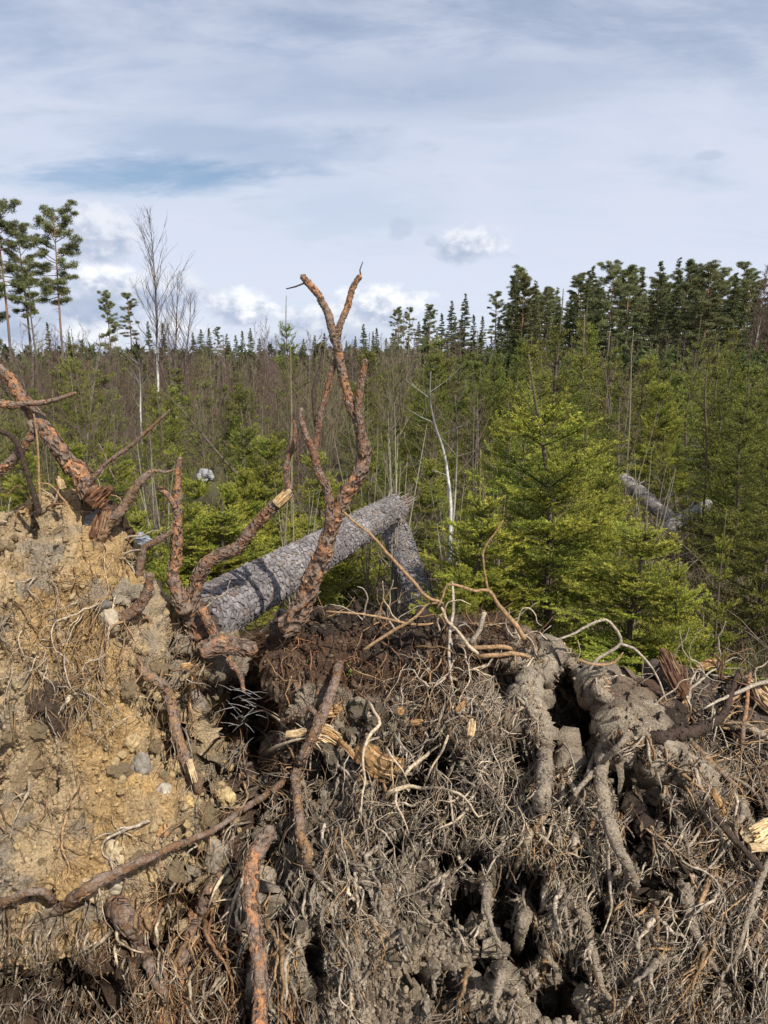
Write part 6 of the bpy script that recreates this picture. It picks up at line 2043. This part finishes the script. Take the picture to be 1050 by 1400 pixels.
for row, zone, grp in (([(266, 455, 's'), (277, 450, 's'), (288, 448, 's'), (300, 449, 'p'), (312, 456, 's'), (324, 458, 's'), (333, 452, 's'), (344, 449, 's'), (356, 462, 's')], 'far group between birch and dry root', 'far group left of the dry root'),
                       ([(416, 463, 's'), (431, 458, 's'), (444, 455, 's'), (474, 466, 's'), (486, 460, 's'), (500, 466, 's'), (515, 448, 's'), (528, 462, 's'), (544, 423, 'p'), (559, 423, 'p'), (572, 440, 's'), (586, 420, 'p'), (603, 428, 's'),
                         (616, 412, 's'), (634, 402, 's'), (646, 430, 's'), (658, 432, 's')], 'far line right of the dry root', 'far line right of the dry root')):
    for n, (px, tp_, k) in enumerate(row):
        Y = random.uniform(135, 170)
        pr = random.choice(PINES[2:]) if k == 'p' else random.choice(SPRS[:3])
        put_tree(pr, px, tp_, Y, '%s, %s from the left in the %s' % ('pine' if k == 'p' else 'dark spruce', ORD[n + 1], zone), grp, 1.0)
row = [(677, 393, 'p', 3), (698, 378, 's', 1), (711, 371, 'p', 4), (728, 382, 's', 3), (742, 390, 's', 2), (760, 408, 's', 0), (776, 402, 's', 2), (799, 379, 's', 2), (813, 384, 's', 0), (831, 360, 'p', 1), (852, 360, 'p', 2),
       (869, 364, 's', 1), (893, 354, 's', 2), (917, 351, 's', 3), (931, 357, 'p', 0), (946, 359, 's', 0), (960, 355, 'p', 4), (976, 376, 's', 1), (995, 370, 's', 2), (1009, 386, 's', 0), (1023, 402, 's', 0), (1047, 382, 's', 1), (1075, 370, 's', 0)]
for n, (px, tp_, k, i) in enumerate(row):
    Y = random.uniform(92, 112)
    put_tree((PINES if k == 'p' else SPRS)[i], px, tp_ + (9 if k == 'p' else 2), Y, '%s, %s from the left in the front row of the right wood' % ('tall pine' if k == 'p' else 'tall spruce', ORD[n + 1]), 'front row of the wood on the right', 1.15 if k == 'p' else 1.0)
for px in range(694, 1130, 7):
    k = random.random() < .35
    lo = 'before' if k else 'behind'
    put_tree(random.choice(PINES) if k else random.choice(SPRS), px + random.uniform(-3, 3), random.gauss(398, 16), random.uniform(116, 150),
             ('pine' if k else 'spruce') + ' in the back rows of the right wood, ' + ('left of' if px < 800 else 'above' if px < 900 else 'right of') + ' the straight tan sapling', 'back rows of the wood on the right', 1.1)
for px in list(range(500, 690, 11)) + list(range(-80, 130, 17)):
    put_tree(random.choice(SPRS), px + random.uniform(-6, 6), random.gauss(454 if px > 400 else 474, 13), random.uniform(175, 215),
             'far spruce in the low tree line on the horizon', 'far low tree line', random.uniform(.8, 1.5))

# bare birches
big_birch = bare_proto(401, 10.5, 1, 52, 6, .075, np.array([.17, .135, .12]), PURP * .8, spread=.38, tw_r=.007, white_to=.38, up=1.7, first=.22, curve=.03)
Proto(big_birch, 'birch_tree', 'birch tree', BR_ORD).place((float(P(217, 505, 35)[0]), 35, 0), 1.0, (float(P(217, 300, 35)[2]) / 10.5,) * 3, 'tall leafless birch with white lower trunk on the left, against the clouds')
b2 = Proto(bare_proto(402, 8, 2, 30, 6, .06, np.array([.15, .12, .11]), PURP * .8, spread=.42, tw_r=.007, white_to=.2, up=1.3, first=.25), 'birch_tree', 'birch tree', BR_ORD)
b2.place((float(P(238, 505, 36)[0]), 36, 0), 2.0, (float(P(238, 372, 36)[2]) / 8,) * 3, 'lower leafless birch leaning right beside the tall leafless birch')
b3 = Proto(bare_proto(403, 15, 1, 90, 9, .11, np.array([.2, .15, .13]), PURP * 1.2, spread=.24, tw_r=.016, white_to=.5, up=1.2, first=.25), 'birch_tree', 'birch tree', BR_ORD)
b3.place((float(P(1032, 505, 84)[0]), 84, 0), 2.0, (float(P(1032, 366, 84)[2]) / 15,) * 3, 'tall leafless birch at the right end of the wood, left of two')
b3.place((float(P(1050, 505, 80)[0]), 80, 0), 4.0, (float(P(1050, 395, 80)[2]) / 15,) * 3, 'leafless reddish birch cut by the right edge of the view')
gaunt = Proto(spruce_proto('g', 91, 6.2, 1.5, .62, .3, 42, .07, .014, .9, .35, sub=False, fill=.42), 'young_spruce', 'young spruce', SP_ORD)
put_spruce(gaunt, 50, 348, 24, 'gaunt half bare spruce before the tall pines at left', None, .8)

# far thicket and wooded horizon: nobody could count these
rng = np.random.default_rng(5)


def mass(name, n, y0, y1, top_mu, top_sd, per, sz, colf, label=None):
    s = Soup()
    Ys = y0 + (y1 - y0) * rng.random(n)
    pxs = rng.uniform(-260, 1310, n)
    for Y, px in zip(Ys, pxs):
        b = P(px, 505, Y)
        h = float(P(px, rng.normal(top_mu, top_sd), Y)[2])
        h = max(h, 1.2)
        col, conic = colf(px)
        u = rng.random((per, 1)) ** .8
        w = h * (.26 if conic else .2) * (1 - u * .85 if conic else .5 + .5 * u)
        a = rng.random((per, 1)) * 6.283
        rad = w * rng.random((per, 1)) ** .5
        pos = np.concatenate([b[0] + np.cos(a) * rad, Y + np.sin(a) * rad, u * h * .97], 1)
        d = rng.normal(size=(per, 3)) + (np.array([0, 0, .3]) if conic else np.array([0, 0, 2.6]))
        d /= np.linalg.norm(d, axis=1)[:, None]
        sd = np.cross(d, rng.normal(size=(per, 3)))
        sd /= np.linalg.norm(sd, axis=1)[:, None]
        L = sz * h * rng.uniform(.6, 1.4, (per, 1))
        wd = .25 if conic else .05
        V = np.stack([pos - sd * L * wd, pos + sd * L * wd, pos + d * L], 1).reshape(-1, 3)
        s.add(V, None, np.arange(3 * per).reshape(-1, 3), np.repeat(col * rng.uniform(.7, 1.35, (per, 1)), 3, 0))
    return link(name, s.mesh(name, M_FAR, False), None, 'stuff')


def thick_col(px):
    if random.random() < green_w(px):
        return np.array([.062, .074, .026]) * random.uniform(.7, 1.3), True
    return PURP * random.uniform(.9, 1.4), False


o = mass('distant_thicket', 1500, 44, 95, 497, 9, 130, .14, thick_col)
tag(o, 'distant mass of young spruce and bare birch below the forest edge', 'thicket')
o = mass('wooded_horizon', 700, 230, 420, 482, 5, 130, .12, lambda px: (np.array([.035, .05, .028]), True))
tag(o, 'low dark wooded horizon line behind the clearing', 'woods')

# ------------------------------------------------------------------ undergrowth: dry grass and fallen twigs
n = 60000
Yg = 3.6 + 12 * rng.random(n) ** 1.4
Xg = Yg * rng.uniform(-.62, .66, n)
base = np.stack([Xg, Yg, np.full(n, -.05)], -1)
pat = fbm(base * .9, 6, 3)
keep = pat > -.45
base, pat = base[keep], pat[keep]
n = len(base)
Hh = rng.uniform(.12, .42, n) * (1 + .5 * pat)
th = rng.random(n) * 6.283
ld = np.stack([np.cos(th), np.sin(th), 0 * th], -1)
sd = np.stack([-np.sin(th), np.cos(th), 0 * th], -1) * .0035
mid = base + ld * (Hh * .18)[:, None] + np.array([0, 0, 1]) * (Hh * .6)[:, None]
tipp = base + ld * (Hh * rng.uniform(.3, .8, n))[:, None] + np.array([0, 0, 1]) * (Hh * .95)[:, None]
V = np.stack([base - sd, base + sd, mid + sd * .7, mid - sd * .7, tipp], 1).reshape(-1, 3)
i = np.arange(n)[:, None] * 5
Q = i + np.array([[0, 1, 2, 3]])
T = i + np.array([[3, 2, 4]])
mixg = rng.random((n, 1))
C = np.where(mixg < .7, np.array([.24, .185, .10]), np.array([.10, .12, .035])) * rng.uniform(.55, 1.25, (n, 1))
o = link('dry_grass', mesh_np('dry_grass', V, [Q, T], M_GRASS, np.repeat(C, 5, 0), False), None, 'stuff')
tag(o, 'dry tan grass and undergrowth on the floor of the clearing', 'grass')
s = Soup()
for k in range(2600):
    Y = random.uniform(4.2, 13)
    X = Y * random.uniform(-.6, .64)
    a = random.uniform(0, 6.28)
    L = random.uniform(.2, .8)
    p = np.array([X, Y, random.uniform(0, .35)])
    d = np.array([math.cos(a), math.sin(a), random.uniform(-.1, .9)]) * L
    s.tube(np.array([p, p + d * .5 + np.array([0, 0, .03]), p + d]), np.array([.004, .003, .0012]), 3, np.array([.2, .155, .11]) * random.uniform(.4, 1.5), cap=False)
o = link('fallen_twigs', s.mesh('fallen_twigs', M_TWIG), None, 'stuff')
tag(o, 'litter of fallen brown twigs on the floor of the clearing', 'twigs')
print('LINKED', len(bpy.data.objects))
